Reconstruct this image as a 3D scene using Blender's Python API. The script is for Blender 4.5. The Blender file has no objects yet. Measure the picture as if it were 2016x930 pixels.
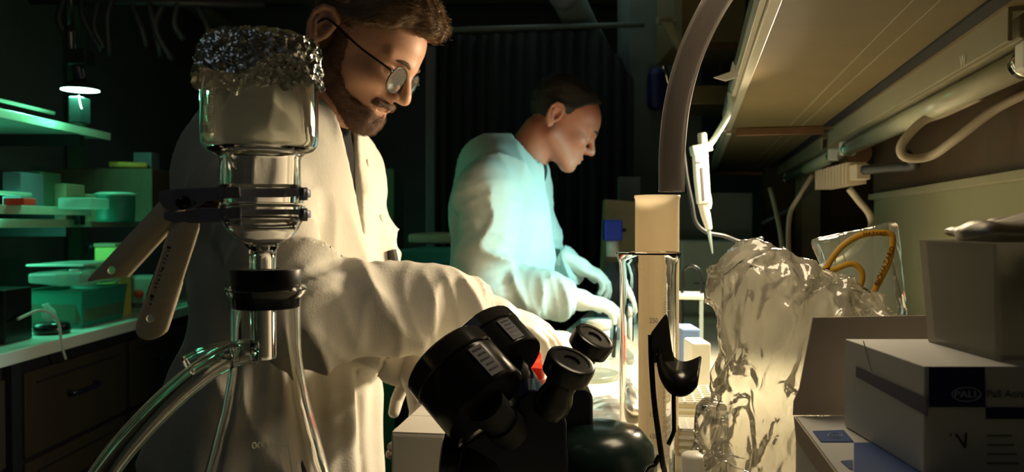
import bpy, bmesh, math, random
import numpy as np
from mathutils import Vector, Matrix
random.seed(7); R = math.radians
SC = bpy.context.scene; COL = SC.collection

# ---------------- camera, world, lights, exposure ----------------
F = 1550.0; CZ = 1.22; PITCH = math.atan(25/F)
cam = bpy.data.cameras.new('camera'); camo = bpy.data.objects.new('camera', cam); COL.objects.link(camo)
cam.sensor_width = 36; cam.lens = F*36/2016; camo.location = (0, 0, CZ)
camo.rotation_euler = (math.pi/2-PITCH, 0, 0); cam.clip_start = .02
cam.dof.use_dof = True; cam.dof.focus_distance = .75; cam.dof.aperture_fstop = 11
SC.camera = camo
W = bpy.data.worlds.new('world'); SC.world = W; W.use_nodes = True
W.node_tree.nodes['Background'].inputs[0].default_value = (.35, .42, .40, 1)
W.node_tree.nodes['Background'].inputs[1].default_value = .028
SC.view_settings.view_transform = 'Standard'; SC.view_settings.look = 'None'
SC.view_settings.exposure = 0.0; SC.view_settings.gamma = 1

def P(px, py, Y):                      # point of the place seen at a pixel, Y metres away
    a = (px-1008)/F; b = -(py-465)/F; c, s = math.cos(PITCH), math.sin(PITCH)
    x, y, z = a, c+s*b, -s+c*b
    return Vector((x*Y/y, Y, CZ+z*Y/y))
UB = Vector((.2258, .9742, 0)); VB = Vector((.9742, -.2258, 0))
def B(u, d, z):                        # bench frame: u along, d across, z relative to the camera height
    v = UB*u+VB*d; v.z = CZ+z; return v
BT = CZ-.32                            # bench top
BA = -math.atan2(.2258, .9742)         # rotation about z of the bench frame

def light(name, kind, loc, target, power, color, size=.3, size_y=None, spread=None, blend=.5, angle=60):
    l = bpy.data.lights.new(name, kind); o = bpy.data.objects.new(name, l); COL.objects.link(o)
    l.energy = power; l.color = color; o.location = loc
    if kind == 'AREA':
        l.size = size
        if size_y: l.shape = 'RECTANGLE'; l.size_y = size_y
        if spread: l.spread = R(spread)
    elif kind == 'SPOT': l.spot_size = R(angle); l.spot_blend = blend; l.shadow_soft_size = size
    else: l.shadow_soft_size = size
    o.rotation_euler = (Vector(target)-Vector(loc)).to_track_quat('-Z', 'Y').to_euler()
    return o
# strip light under the near shelf above the bench: the warm key
light('key_light', 'AREA', B(1.55, .16, .17), B(1.25, -.42, -.16), 6.5, (1, .80, .52), .30, .07, spread=125)
# down light on the worktop
light('bench_light', 'AREA', B(1.70, .18, .20), B(1.62, .02, -.32), 4.2, (1, .86, .60), .25, .08, spread=95)
# added warm fill below the near shelf end, for handles and box sides
light('near_shelf_fill', 'AREA', B(.80, .06, .23), B(.72, .02, -.3), .9, (1, .80, .52), .16, spread=165)
# cold lamp over the far worktop lighting the second person
light('cold_bench_light', 'AREA', B(1.95, .26, .12), B(1.98, -.45, -.10), 1.8, (.46, .97, .92), .2, .10, spread=72)
# weak room light from the left aisle and above
light('aisle_light', 'AREA', (-.9, .2, 2.5), (-.3, 1.2, 1.1), .55, (.62, .75, .85), .9)
light('far_room_fill', 'AREA', (.4, 3.4, 2.45), (.3, 3.4, 0), 2.2, (.6, .85, .75), 1.0)  # added overhead fill that lifts the dark far background

# added warm uplight, out of view, lifting the dark ceiling over the left aisle
light('ceiling_fill', 'AREA', (-1.0, 2.1, 1.95), (-.8, 2.9, 2.7), 1.3, (1, .82, .5), .4)

# ---------------- helpers ----------------
def link(o, parent=None):
    COL.objects.link(o)
    if parent is not None: o.parent = parent
    return o
def tag(o, label=None, cat=None, group=None, kind=None):
    if label: o['label'] = label
    if cat: o['category'] = cat
    if group: o['group'] = group
    if kind: o['kind'] = kind
    return o
def empty(name, loc, rz=0, label=None, cat=None, group=None):
    o = bpy.data.objects.new(name, None); o.location = loc; o.rotation_euler = (0, 0, rz)
    o.empty_display_size = .05
    link(o); return tag(o, label, cat, group)
def copy_tree(o, parent=None):
    c = o.copy(); link(c, parent)
    for ch in [k for k in bpy.data.objects if k.parent == o]: copy_tree(ch, c)
    return c

def mesh_obj(name, verts, faces, m, parent=None, smooth=False, world=False):
    me = bpy.data.meshes.new(name); me.from_pydata([tuple(v) for v in verts], [], [tuple(f) for f in faces])
    me.materials.append(m)
    if smooth: me.polygons.foreach_set('use_smooth', [True]*len(me.polygons))
    me.update()
    o = bpy.data.objects.new(name, me); link(o, parent)
    if parent is not None and world: to_local(o)
    return o
def mw(o):
    m = Matrix.LocRotScale(o.location, o.rotation_euler, o.scale)
    return mw(o.parent) @ m if o.parent else m
def to_local(o):                       # verts were given in world space: bring them to the parent's frame
    o.data.transform(mw(o.parent).inverted()); o.data.update()

class MB:
    """collects shapes into one mesh (bmesh)"""
    def __init__(s): s.bm = bmesh.new()
    def xf(s, vs, M):
        if M is not None: bmesh.ops.transform(s.bm, matrix=M, verts=vs)
    def box(s, lo, hi, M=None, bev=0):
        c = [(a+b)/2 for a, b in zip(lo, hi)]; d = [abs(b-a) for a, b in zip(lo, hi)]
        vs = bmesh.ops.create_cube(s.bm, size=1, matrix=Matrix.Translation(c) @ Matrix.Diagonal((*d, 1)))['verts']
        if bev:
            es = list({e for v in vs for e in v.link_edges})
            r = bmesh.ops.bevel(s.bm, geom=es, offset=bev, segments=2, profile=.5, affect='EDGES')
            vs = list({v for f in r['faces'] for v in f.verts} | {v for v in vs if v.is_valid})
        s.xf(vs, M); return s
    def lathe(s, prof, n=48, M=None, close=False):
        rows = []
        for r, z in prof:
            if r < 1e-6: rows.append([s.bm.verts.new((0, 0, z))])
            else: rows.append([s.bm.verts.new((r*math.cos(2*math.pi*k/n), r*math.sin(2*math.pi*k/n), z)) for k in range(n)])
        if close: rows.append(rows[0])
        for a, b in zip(rows, rows[1:]):
            if len(a) == len(b) == 1: continue
            for k in range(n):
                q = (k+1) % n
                vs = ([a[0], b[k], b[q]] if len(a) == 1 else [a[k], b[0], a[q]] if len(b) == 1 else [a[k], b[k], b[q], a[q]])
                if len(set(vs)) > 2:
                    try: s.bm.faces.new(vs)
                    except ValueError: pass
        s.xf(list({v for r in rows for v in r}), M); return s
    def tube(s, pts, r, n=12, caps=True, inner=None):
        pts = [Vector(p) for p in pts]; m = len(pts)
        rs = r if isinstance(r, (list, tuple)) else [r]*m
        t0 = (pts[1]-pts[0]).normalized(); up = Vector((0, 0, 1)) if abs(t0.z) < .9 else Vector((1, 0, 0))
        nrm = t0.cross(up).normalized(); frames = []
        for i in range(m):
            t = (pts[min(i+1, m-1)]-pts[max(i-1, 0)]).normalized()
            nrm = (nrm-t*nrm.dot(t)).normalized(); frames.append((nrm.copy(), t.cross(nrm)))
        def ring(i, rad): return [s.bm.verts.new(pts[i]+(frames[i][0]*math.cos(2*math.pi*k/n)+frames[i][1]*math.sin(2*math.pi*k/n))*rad) for k in range(n)]
        def skin(rows, flip=False):
            for a, b in zip(rows, rows[1:]):
                for k in range(n):
                    q = (k+1) % n; f = [a[k], a[q], b[q], b[k]]
                    s.bm.faces.new(f[::-1] if flip else f)
        out = [ring(i, rs[i]) for i in range(m)]; skin(out)
        if inner:
            inn = [ring(i, inner) for i in range(m)]; skin(inn, True)
            for a, b in ((out[0], inn[0]), (out[-1], inn[-1])):
                for k in range(n): s.bm.faces.new([a[k], a[(k+1) % n], b[(k+1) % n], b[k]])
        elif caps:
            s.bm.faces.new(out[0][::-1]); s.bm.faces.new(out[-1])
        return s
    def prism(s, poly, thick, M=None):  # poly in x,y extruded in z by thick
        a = [s.bm.verts.new((x, y, 0)) for x, y in poly]; b = [s.bm.verts.new((x, y, thick)) for x, y in poly]
        s.bm.faces.new(a[::-1]); s.bm.faces.new(b); n = len(poly)
        for k in range(n): s.bm.faces.new([a[k], a[(k+1) % n], b[(k+1) % n], b[k]])
        s.xf(a+b, M); return s
    def sphere(s, c, r, n=20, M=None):
        r = r if isinstance(r, (tuple, list)) else (r, r, r)
        vs = bmesh.ops.create_uvsphere(s.bm, u_segments=n, v_segments=max(6, n//2), radius=1, matrix=Matrix.Translation(c) @ Matrix.Diagonal((*r, 1)))['verts']
        s.xf(vs, M); return s
    def build(s, name, m, parent=None, smooth=False, world=False, bevel=0, auto=None):
        bmesh.ops.recalc_face_normals(s.bm, faces=s.bm.faces)
        me = bpy.data.meshes.new(name); s.bm.to_mesh(me); s.bm.free(); me.materials.append(m)
        if smooth or auto: me.polygons.foreach_set('use_smooth', [True]*len(me.polygons))
        if auto: me.set_sharp_from_angle(angle=R(auto))
        o = bpy.data.objects.new(name, me); link(o, parent)
        if parent is not None and world: to_local(o)
        if bevel:
            b = o.modifiers.new('bevel', 'BEVEL'); b.width = bevel; b.segments = 2; b.limit_method = 'ANGLE'
        return o
def axisM(a, b, spin=0):               # matrix taking z axis to a->b, origin at a
    a, b = Vector(a), Vector(b)
    return Matrix.Translation(a) @ (b-a).to_track_quat('Z', 'Y').to_matrix().to_4x4() @ Matrix.Rotation(spin, 4, 'Z')
def spline(ctrl, n=12):
    c = [Vector(p) for p in ctrl]; c = [c[0]*2-c[1]]+c+[c[-1]*2-c[-2]]; out = []
    for i in range(1, len(c)-2):
        for k in range(n):
            t = k/n; a, b, d, e = c[i-1], c[i], c[i+1], c[i+2]
            out.append(.5*((2*b)+(d-a)*t+(2*a-5*b+4*d-e)*t*t+(3*b-a-3*d+e)*t**3))
    return out+[c[-2]]
def text(name, body, size, m, M, parent=None, depth=.0002, align='CENTER', xs=1):
    cu = bpy.data.curves.new(name, 'FONT'); cu.body = body; cu.size = size; cu.extrude = depth
    cu.align_x = align; cu.align_y = 'CENTER'; cu.resolution_u = 3
    t = bpy.data.objects.new(name, cu); COL.objects.link(t)
    me = bpy.data.meshes.new_from_object(t); bpy.data.objects.remove(t)
    me.name = name; me.transform(M @ Matrix.Diagonal((xs, 1, 1, 1))); me.materials.clear(); me.materials.append(m)
    o = bpy.data.objects.new(name, me); link(o, parent)
    if parent is not None: to_local(o)
    return o

# ---------------- materials ----------------
def mat(name, col, rough=.5, metal=0, trans=0, ior=1.45, noise=.12, nscale=30, bump=0, bscale=80, emit=None, estr=1, alpha=1, sss=0, coat=0, spec=.5, stretch=None):
    m = bpy.data.materials.new(name); m.use_nodes = True; nt = m.node_tree; b = nt.nodes['Principled BSDF']
    b.inputs['Roughness'].default_value = rough; b.inputs['Metallic'].default_value = metal
    b.inputs['Transmission Weight'].default_value = trans; b.inputs['IOR'].default_value = ior
    b.inputs['Alpha'].default_value = alpha; b.inputs['Coat Weight'].default_value = coat
    b.inputs['Specular IOR Level'].default_value = spec
    if sss: b.inputs['Subsurface Weight'].default_value = sss; b.inputs['Subsurface Radius'].default_value = (.012, .005, .003); b.inputs['Subsurface Scale'].default_value = 1
    b.inputs['Base Color'].default_value = (*col, 1)
    tc = nt.nodes.new('ShaderNodeTexCoord'); src = tc.outputs['Object']
    if stretch:
        mp = nt.nodes.new('ShaderNodeMapping'); mp.inputs['Scale'].default_value = stretch
        nt.links.new(src, mp.inputs[0]); src = mp.outputs[0]
    if noise:
        n = nt.nodes.new('ShaderNodeTexNoise'); n.inputs['Scale'].default_value = nscale; n.inputs['Detail'].default_value = 4
        r = nt.nodes.new('ShaderNodeMix'); r.data_type = 'RGBA'
        r.inputs[6].default_value = (*[min(1, c*(1+noise)) for c in col], 1); r.inputs[7].default_value = (*[c*(1-noise) for c in col], 1)
        nt.links.new(src, n.inputs[0]); nt.links.new(n.outputs[0], r.inputs[0]); nt.links.new(r.outputs[2], b.inputs['Base Color'])
    if bump:
        n = nt.nodes.new('ShaderNodeTexNoise'); n.inputs['Scale'].default_value = bscale; n.inputs['Detail'].default_value = 3
        q = nt.nodes.new('ShaderNodeBump'); q.inputs['Strength'].default_value = bump; q.inputs['Distance'].default_value = .002
        nt.links.new(src, n.inputs[0]); nt.links.new(n.outputs[0], q.inputs['Height']); nt.links.new(q.outputs[0], b.inputs['Normal'])
    if emit: b.inputs['Emission Color'].default_value = (*emit, 1); b.inputs['Emission Strength'].default_value = estr
    return m
def film(name, col, clear=.45, rough=.25, tl=.5, gloss=.25, crinkle=0):   # thin milky plastic film
    m = bpy.data.materials.new(name); m.use_nodes = True; nt = m.node_tree; N = nt.nodes; L = nt.links
    out = N['Material Output']; N.remove(N['Principled BSDF'])
    tr = N.new('ShaderNodeBsdfTransparent'); tl_ = N.new('ShaderNodeBsdfTranslucent'); df = N.new('ShaderNodeBsdfDiffuse'); gl = N.new('ShaderNodeBsdfGlossy')
    tr.inputs[0].default_value = (*[.5+.5*c for c in col], 1)
    for q in (tl_, df): q.inputs[0].default_value = (*col, 1)
    gl.inputs['Roughness'].default_value = rough
    a = N.new('ShaderNodeMixShader'); a.inputs[0].default_value = tl
    b = N.new('ShaderNodeMixShader'); b.inputs[0].default_value = clear
    c = N.new('ShaderNodeMixShader'); fr = N.new('ShaderNodeFresnel'); fr.inputs[0].default_value = 1.45
    mu = N.new('ShaderNodeMath'); mu.operation = 'MULTIPLY'; mu.inputs[1].default_value = gloss*4; mu.use_clamp = True
    L.new(fr.outputs[0], mu.inputs[0]); L.new(mu.outputs[0], c.inputs[0])
    L.new(df.outputs[0], a.inputs[1]); L.new(tl_.outputs[0], a.inputs[2])
    L.new(a.outputs[0], b.inputs[1]); L.new(tr.outputs[0], b.inputs[2])
    L.new(b.outputs[0], c.inputs[1]); L.new(gl.outputs[0], c.inputs[2]); L.new(c.outputs[0], out.inputs[0])
    if crinkle:                        # fine sharp crinkles in the film
        tc = N.new('ShaderNodeTexCoord'); nz = N.new('ShaderNodeTexNoise'); nz.inputs['Scale'].default_value = 14
        ad = N.new('ShaderNodeMixRGB'); ad.blend_type = 'ADD'; ad.inputs[0].default_value = .12; h = None
        mp = N.new('ShaderNodeMapping'); mp.inputs['Scale'].default_value = (1, 1, .5); mp.inputs['Rotation'].default_value = (.3, .5, .2)
        L.new(tc.outputs['Object'], mp.inputs[0]); L.new(mp.outputs[0], nz.inputs[0]); L.new(mp.outputs[0], ad.inputs[1]); L.new(nz.outputs['Color'], ad.inputs[2])
        for sc_, st_ in ((16, 1.), (38, .5)):
            v = N.new('ShaderNodeTexVoronoi'); v.inputs['Scale'].default_value = sc_; L.new(ad.outputs[0], v.inputs['Vector'])
            k = N.new('ShaderNodeMath'); k.operation = 'MULTIPLY'; k.inputs[1].default_value = st_; L.new(v.outputs['Distance'], k.inputs[0])
            if h is None: h = k.outputs[0]
            else:
                z = N.new('ShaderNodeMath'); z.operation = 'ADD'; L.new(h, z.inputs[0]); L.new(k.outputs[0], z.inputs[1]); h = z.outputs[0]
        bp = N.new('ShaderNodeBump'); bp.inputs['Strength'].default_value = crinkle; bp.inputs['Distance'].default_value = .012; L.new(h, bp.inputs['Height'])
        for q in (tl_, df, gl, fr): L.new(bp.outputs[0], q.inputs['Normal'])
    return m
M = {}
M['glass'] = mat('clear_glass', (1, 1, 1), 0, trans=1, ior=1.47, noise=0)
M['hose'] = mat('clear_hose', (.93, .95, .9), .04, trans=1, ior=1.42, noise=0)
M['rubber'] = mat('black_rubber', (.006, .006, .007), .38, noise=.3)
M['blackplastic'] = mat('black_plastic', (.010, .010, .011), .22, noise=.3)
M['blackmatte'] = mat('black_matte', (.012, .012, .018), .55, noise=.3)
M['navyplastic'] = mat('navy_plastic', (.010, .011, .035), .3, noise=.3)
M['aluminium'] = mat('brushed_aluminium', (.92, .78, .58), .40, .12, noise=.08, bump=.15, bscale=200, stretch=(1, 1, 8))
M['anodised'] = mat('slate_anodised_metal', (.26, .26, .36), .42, .25, noise=.2)
M['foil'] = mat('aluminium_foil', (.82, .82, .84), .13, 1, noise=0)
M['foildull'] = mat('dull_foil', (.55, .52, .47), .45, .85, noise=.1, bump=.2, bscale=60)
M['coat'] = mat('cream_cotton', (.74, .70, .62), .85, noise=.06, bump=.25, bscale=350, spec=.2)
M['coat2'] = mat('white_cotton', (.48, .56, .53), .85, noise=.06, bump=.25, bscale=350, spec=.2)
M['shirt'] = mat('black_cotton', (.012, .012, .014), .9, noise=.2)
M['skin'] = mat('skin', (.58, .31, .20), .48, noise=.10, nscale=60, bump=.10, bscale=400, sss=.12)
M['skin2'] = mat('ruddy_skin', (.50, .17, .10), .5, noise=.10, nscale=60, bump=.10, bscale=400, sss=.12)
M['hair'] = mat('brown_hair', (.16, .095, .05), .5, noise=.5, nscale=60, bump=.8, bscale=70, stretch=(.5, 3, 3))
M['beard'] = mat('brown_beard', (.10, .05, .03), .7, noise=.5, nscale=300, bump=.9, bscale=400)
M['hair2'] = mat('dark_cropped_hair', (.03, .022, .018), .7, noise=.5, nscale=300, bump=.8, bscale=400)
M['glove'] = mat('white_latex', (.80, .76, .68), .5, noise=.06, bump=.3, bscale=120)
M['lip'] = mat('lip', (.36, .15, .11), .7, noise=.1)
M['eye'] = mat('eye_white', (.7, .68, .64), .15, noise=0)
M['white'] = mat('white_plastic', (.78, .77, .70), .4, noise=.05)
M['whitebox'] = mat('white_card', (.75, .70, .62), .8, noise=.06)
M['card'] = mat('grey_pink_card', (.52, .44, .37), .85, noise=.06)
M['boxwhite'] = mat('box_white_card', (.62, .62, .60), .7, noise=.05)
M['blue'] = mat('blue_print', (.02, .07, .25), .5, noise=.08)
M['navy'] = mat('navy_print', (.008, .016, .10), .5, noise=.08)
M['paleprint'] = mat('pale_print', (.35, .42, .55), .5, noise=0)
M['ink'] = mat('black_ink', (.01, .01, .012), .6, noise=0)
M['greyink'] = mat('grey_ink', (.16, .16, .17), .6, noise=0)
M['etch'] = film('white_etching', (.97, .94, .84), .0, .5, .75, .0)
M['tape'] = mat('yellow_tape', (.55, .30, .03), .45, noise=.15)
M['tapered'] = mat('brown_red_ink', (.14, .03, .01), .6, noise=0)
M['cylplastic'] = film('frosted_plastic', (.93, .86, .72), .06, .3, .6, .06)
M['belt'] = film('grey_clear_tubing', (.36, .33, .31), .42, .35, .5, .04)
M['bag'] = film('milky_bag_film', (.92, .88, .76), .64, .08, .6, .45, .7)
M['tub'] = film('milky_tub_plastic', (.50, .49, .42), .3, .4, .5, .08)
M['red'] = mat('red_plastic', (.85, .06, .03), .4, noise=.08)
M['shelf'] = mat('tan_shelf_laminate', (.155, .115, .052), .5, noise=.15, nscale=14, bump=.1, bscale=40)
M['shelfedge'] = mat('steel_edge', (.66, .62, .50), .3, .5, noise=.1)
M['brown'] = mat('brown_metal', (.15, .08, .04), .3, .4, noise=.2)
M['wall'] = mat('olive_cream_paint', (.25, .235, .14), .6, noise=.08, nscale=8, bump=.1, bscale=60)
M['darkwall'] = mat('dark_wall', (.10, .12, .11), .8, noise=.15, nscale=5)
M['ceil'] = mat('ceiling_paint', (.26, .22, .13), .9, noise=.3, nscale=3)
M['floor'] = mat('floor_vinyl', (.10, .09, .08), .5, noise=.2, nscale=10)
M['curtain'] = mat('black_curtain', (.004, .005, .006), .95, noise=.3)
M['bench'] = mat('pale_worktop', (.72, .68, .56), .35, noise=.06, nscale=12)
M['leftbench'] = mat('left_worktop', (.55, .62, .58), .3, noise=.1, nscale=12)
M['wood'] = mat('dark_wood', (.035, .026, .019), .55, noise=.25, nscale=10, stretch=(1, 1, .1))
M['woodpanel'] = mat('brown_wood_panel', (.085, .055, .032), .5, noise=.25, nscale=10, stretch=(8, 8, 1))
M['cream'] = mat('cream_enamel', (.30, .28, .19), .38, noise=.1, nscale=20)
M['tubeglass'] = mat('fluorescent_glass', (.45, .44, .32), .15, noise=.05)
M['cable'] = mat('white_cable', (.42, .36, .27), .5, noise=.05)
M['darkcable'] = mat('dark_cable', (.02, .02, .02), .5, noise=.1)
M['greenlamp'] = mat('green_lamp_disc', (.5, 1, .8), .5, noise=0, emit=(.45, 1, .72), estr=14)
M['greybox'] = mat('grey_case', (.10, .10, .13), .5, noise=.1)
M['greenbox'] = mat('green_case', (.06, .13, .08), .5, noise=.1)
M['beige'] = mat('beige_case', (.28, .23, .14), .5, noise=.1)
M['yellow'] = mat('yellow_plastic', (.55, .55, .10), .4, noise=.1)
M['tealplastic'] = mat('teal_plastic', (.02, .22, .16), .4, noise=.1)
M['clearplastic'] = film('clear_plastic', (.6, .7, .65), .55, .15, .5, .2)
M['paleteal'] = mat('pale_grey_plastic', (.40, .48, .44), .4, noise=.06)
M['bluecap'] = mat('blue_cap', (.01, .05, .55), .35, noise=.05)
M['steel'] = mat('steel', (.7, .66, .55), .15, 1, noise=0)
M['lens'] = mat('spectacle_lens', (.95, .97, .97), .0, trans=1, ior=1.08, noise=0)
M['greenmetal'] = mat('green_black_enamel', (.012, .03, .026), .22, noise=.3)

# ---------------- signed-distance modelling ----------------
def _v(c): return np.array(c, dtype=np.float32)
def ell(p, c, r, rot=None):
    q = p-_v(c)
    if rot is not None: q = q @ rot
    r = _v(r); k0 = np.linalg.norm(q/r, axis=1); k1 = np.linalg.norm(q/(r*r), axis=1)
    return k0*(k0-1)/np.maximum(k1, 1e-9)
def cap(p, a, b, ra, rb=None, flat=None):
    rb = ra if rb is None else rb; a = _v(a); b = _v(b); ab = b-a
    t = np.clip(((p-a) @ ab)/max(float(ab @ ab), 1e-9), 0, 1)
    return np.linalg.norm(p-a-t[:, None]*ab, axis=1)-(ra+(rb-ra)*t)
def chain(p, pts, rs, k=0):
    if not isinstance(rs, (list, tuple)): rs = [rs]*len(pts)
    d = None
    for i in range(len(pts)-1):
        e = cap(p, pts[i], pts[i+1], rs[i], rs[i+1]); d = e if d is None else (np.minimum(d, e) if not k else smin(d, e, k))
    return d
def smin(a, b, k):
    h = np.clip(.5+.5*(b-a)/k, 0, 1); return b*(1-h)+a*h-k*h*(1-h)
def smax(a, b, k): return -smin(-a, -b, k)
def sstep(x, a, b):
    t = np.clip((x-a)/(b-a), 0, 1); return t*t*(3-2*t)
def rotY(a): c, s = math.cos(a), math.sin(a); return np.array([[c, 0, s], [0, 1, 0], [-s, 0, c]], dtype=np.float32)
def rotZ(a): c, s = math.cos(a), math.sin(a); return np.array([[c, -s, 0], [s, c, 0], [0, 0, 1]], dtype=np.float32)
def rotX(a): c, s = math.cos(a), math.sin(a); return np.array([[1, 0, 0], [0, c, -s], [0, s, c]], dtype=np.float32)
_rng = np.random.RandomState(3)
_K = _rng.normal(size=(14, 3)).astype(np.float32); _K /= np.linalg.norm(_K, axis=1)[:, None]
_PH = _rng.uniform(0, 6.28, 14).astype(np.float32)
def wav(p, s, o=0, n=6):               # smooth noise, about -1..1
    d = 0
    for i in range(n):
        j = (i+o) % 14; d = d+np.sin(p @ (_K[j]*s*(.7+.12*i))+_PH[j]+o)
    return d/n*1.6
def tri(p, s, o=0, n=6):               # piecewise linear noise: sharp creases
    d = 0
    for i in range(n):
        j = (i+o) % 14; q = p @ (_K[j]*s*(.6+.22*i))+_PH[j]+o
        d = d+(np.abs(((q/3.14159) % 2)-1)*2-1)/(1+.25*i)
    return d/n*1.6
def worley(p, s, o=0., f2=False):      # distance to the nearest jittered seed, in cells
    q = p*s+o; c = np.floor(q); f = q-c; d1 = np.full(len(p), 9., np.float32); d2 = d1.copy()
    for i in (-1, 0, 1):
        for j in (-1, 0, 1):
            for k in (-1, 0, 1):
                g = c+_v((i, j, k)); h = np.stack([np.sin(g @ _v(v))*4375.85 for v in ((12.99, 78.23, 37.71), (39.35, 11.13, 83.15), (73.16, 52.24, 9.15))], 1); h -= np.floor(h)
                d = np.linalg.norm(_v((i, j, k))+h*.9-f, axis=1)
                m = d < d1; d2 = np.where(m, d1, np.minimum(d2, d)); d1 = np.where(m, d, d1)
    return (d2-d1) if f2 else d1
def crease(p, s, o=0, n=5, w=1.7):     # thin raised fold lines
    return (1-np.minimum(1, np.abs(wav(p, s, o, n))*w))**1.7
def axis_grid(segs):                   # segs: [(a, b, step), ...] contiguous
    out = []
    for a, b, s in segs: out.append(np.arange(a, b-1e-6, s))
    out.append([segs[-1][1]]); return np.concatenate(out).astype(np.float32)
def surfnet(f, xs, ys, zs, blk=6, slack=1.3):
    nx, ny, nz = len(xs), len(ys), len(zs)
    V = np.empty((nx, ny, nz), np.float32)
    ix = list(range(0, nx-1, blk))+[nx-1]; iy = list(range(0, ny-1, blk))+[ny-1]; iz = list(range(0, nz-1, blk))+[nz-1]
    G = np.stack(np.meshgrid(xs[ix], ys[iy], zs[iz], indexing='ij'), -1).reshape(-1, 3)
    C = f(G).reshape(len(ix), len(iy), len(iz))
    pts = []; sl = []
    for a in range(len(ix)-1):
        for b in range(len(iy)-1):
            for c in range(len(iz)-1):
                blkv = C[a:a+2, b:b+2, c:c+2]
                s = (slice(ix[a], ix[a+1]+1), slice(iy[b], iy[b+1]+1), slice(iz[c], iz[c+1]+1))
                dg = math.sqrt((xs[ix[a+1]]-xs[ix[a]])**2+(ys[iy[b+1]]-ys[iy[b]])**2+(zs[iz[c+1]]-zs[iz[c]])**2)
                if np.abs(blkv).min() < dg*slack*.6+.004: sl.append(s)
                else: V[s] = blkv[0, 0, 0]
    sizes = []
    for s in sl:
        g = np.stack(np.meshgrid(xs[s[0]], ys[s[1]], zs[s[2]], indexing='ij'), -1); sizes.append(g.shape[:3]); pts.append(g.reshape(-1, 3))
    if pts:
        A = np.concatenate(pts); out = np.empty(len(A), np.float32)
        for i in range(0, len(A), 400000): out[i:i+400000] = f(A[i:i+400000])
        k = 0
        for s, z in zip(sl, sizes):
            n = z[0]*z[1]*z[2]; V[s] = out[k:k+n].reshape(z); k += n
    V[0] = np.abs(V[0])+1e-4; V[-1] = np.abs(V[-1])+1e-4; V[:, 0] = np.abs(V[:, 0])+1e-4; V[:, -1] = np.abs(V[:, -1])+1e-4
    V[:, :, 0] = np.abs(V[:, :, 0])+1e-4; V[:, :, -1] = np.abs(V[:, :, -1])+1e-4
    I = V < 0
    cnt = np.zeros((nx-1, ny-1, nz-1), np.uint8)
    for a in (0, 1):
        for b in (0, 1):
            for c in (0, 1): cnt += I[a:nx-1+a, b:ny-1+b, c:nz-1+c]
    act = np.argwhere((cnt > 0) & (cnt < 8)); idx = np.full(cnt.shape, -1, np.int32); idx[tuple(act.T)] = np.arange(len(act))
    acc = np.zeros((len(act), 3)); num = np.zeros(len(act))
    ax_ = [xs, ys, zs]
    for axis in range(3):
        o1, o2 = [k for k in range(3) if k != axis]
        for b in (0, 1):
            for c in (0, 1):
                i0 = act.copy(); i0[:, o1] += b; i0[:, o2] += c; i1 = i0.copy(); i1[:, axis] += 1
                v0 = V[tuple(i0.T)]; v1 = V[tuple(i1.T)]; m = (v0 < 0) != (v1 < 0)
                t = np.where(m, v0/np.where(m, v0-v1, 1), 0)
                p0 = np.stack([ax_[k][i0[:, k]] for k in range(3)], 1); p1 = np.stack([ax_[k][i1[:, k]] for k in range(3)], 1)
                acc += np.where(m[:, None], p0+(p1-p0)*t[:, None], 0); num += m
    verts = acc/num[:, None]; faces = []
    for axis in range(3):
        o1, o2 = (axis+1) % 3, (axis+2) % 3
        a = [slice(None)]*3; b = [slice(None)]*3; a[axis] = slice(0, -1); b[axis] = slice(1, None)
        ch = I[tuple(a)] != I[tuple(b)]; e = np.argwhere(ch)
        ok = (e[:, o1] > 0) & (e[:, o2] > 0) & (e[:, o1] < V.shape[o1]-1) & (e[:, o2] < V.shape[o2]-1); e = e[ok]
        ins = I[tuple(a)][tuple(e.T)]; q = []
        for d1, d2 in ((1, 1), (0, 1), (0, 0), (1, 0)):
            c = e.copy(); c[:, o1] -= d1; c[:, o2] -= d2; q.append(idx[tuple(c.T)])
        q = np.stack(q, 1); q[~ins] = q[~ins][:, ::-1]; faces.append(q)
    return verts, np.concatenate(faces)
def sdf_obj(name, f, bounds, m, parent=None, xf=None, smooth_it=0, keep=None):
    """bounds: three lists of (a,b,step); xf: Matrix taking sdf space to world; keep: only faces whose centre passes"""
    v, q = surfnet(f, *[axis_grid(b) for b in bounds])
    if keep is not None:
        c = v[q].mean(axis=1).astype(np.float32); q = q[keep(c)]
        u, inv = np.unique(q, return_inverse=True); v = v[u]; q = inv.reshape(-1, 4)
    if xf is not None:
        X = np.array(xf); v = v @ X[:3, :3].T+X[:3, 3]
    me = bpy.data.meshes.new(name); me.vertices.add(len(v)); me.vertices.foreach_set('co', v.astype(np.float32).ravel())
    me.loops.add(len(q)*4); me.loops.foreach_set('vertex_index', q.astype(np.int32).ravel())
    me.polygons.add(len(q)); me.polygons.foreach_set('loop_start', np.arange(0, len(q)*4, 4, dtype=np.int32))
    me.polygons.foreach_set('use_smooth', np.ones(len(q), bool)); me.update(calc_edges=True); me.validate()
    me.materials.append(m); o = bpy.data.objects.new(name, me); link(o, parent)
    if parent is not None: to_local(o)
    if smooth_it:
        s = o.modifiers.new('smooth', 'SMOOTH'); s.iterations = smooth_it; s.factor = .5
    return o

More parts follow.
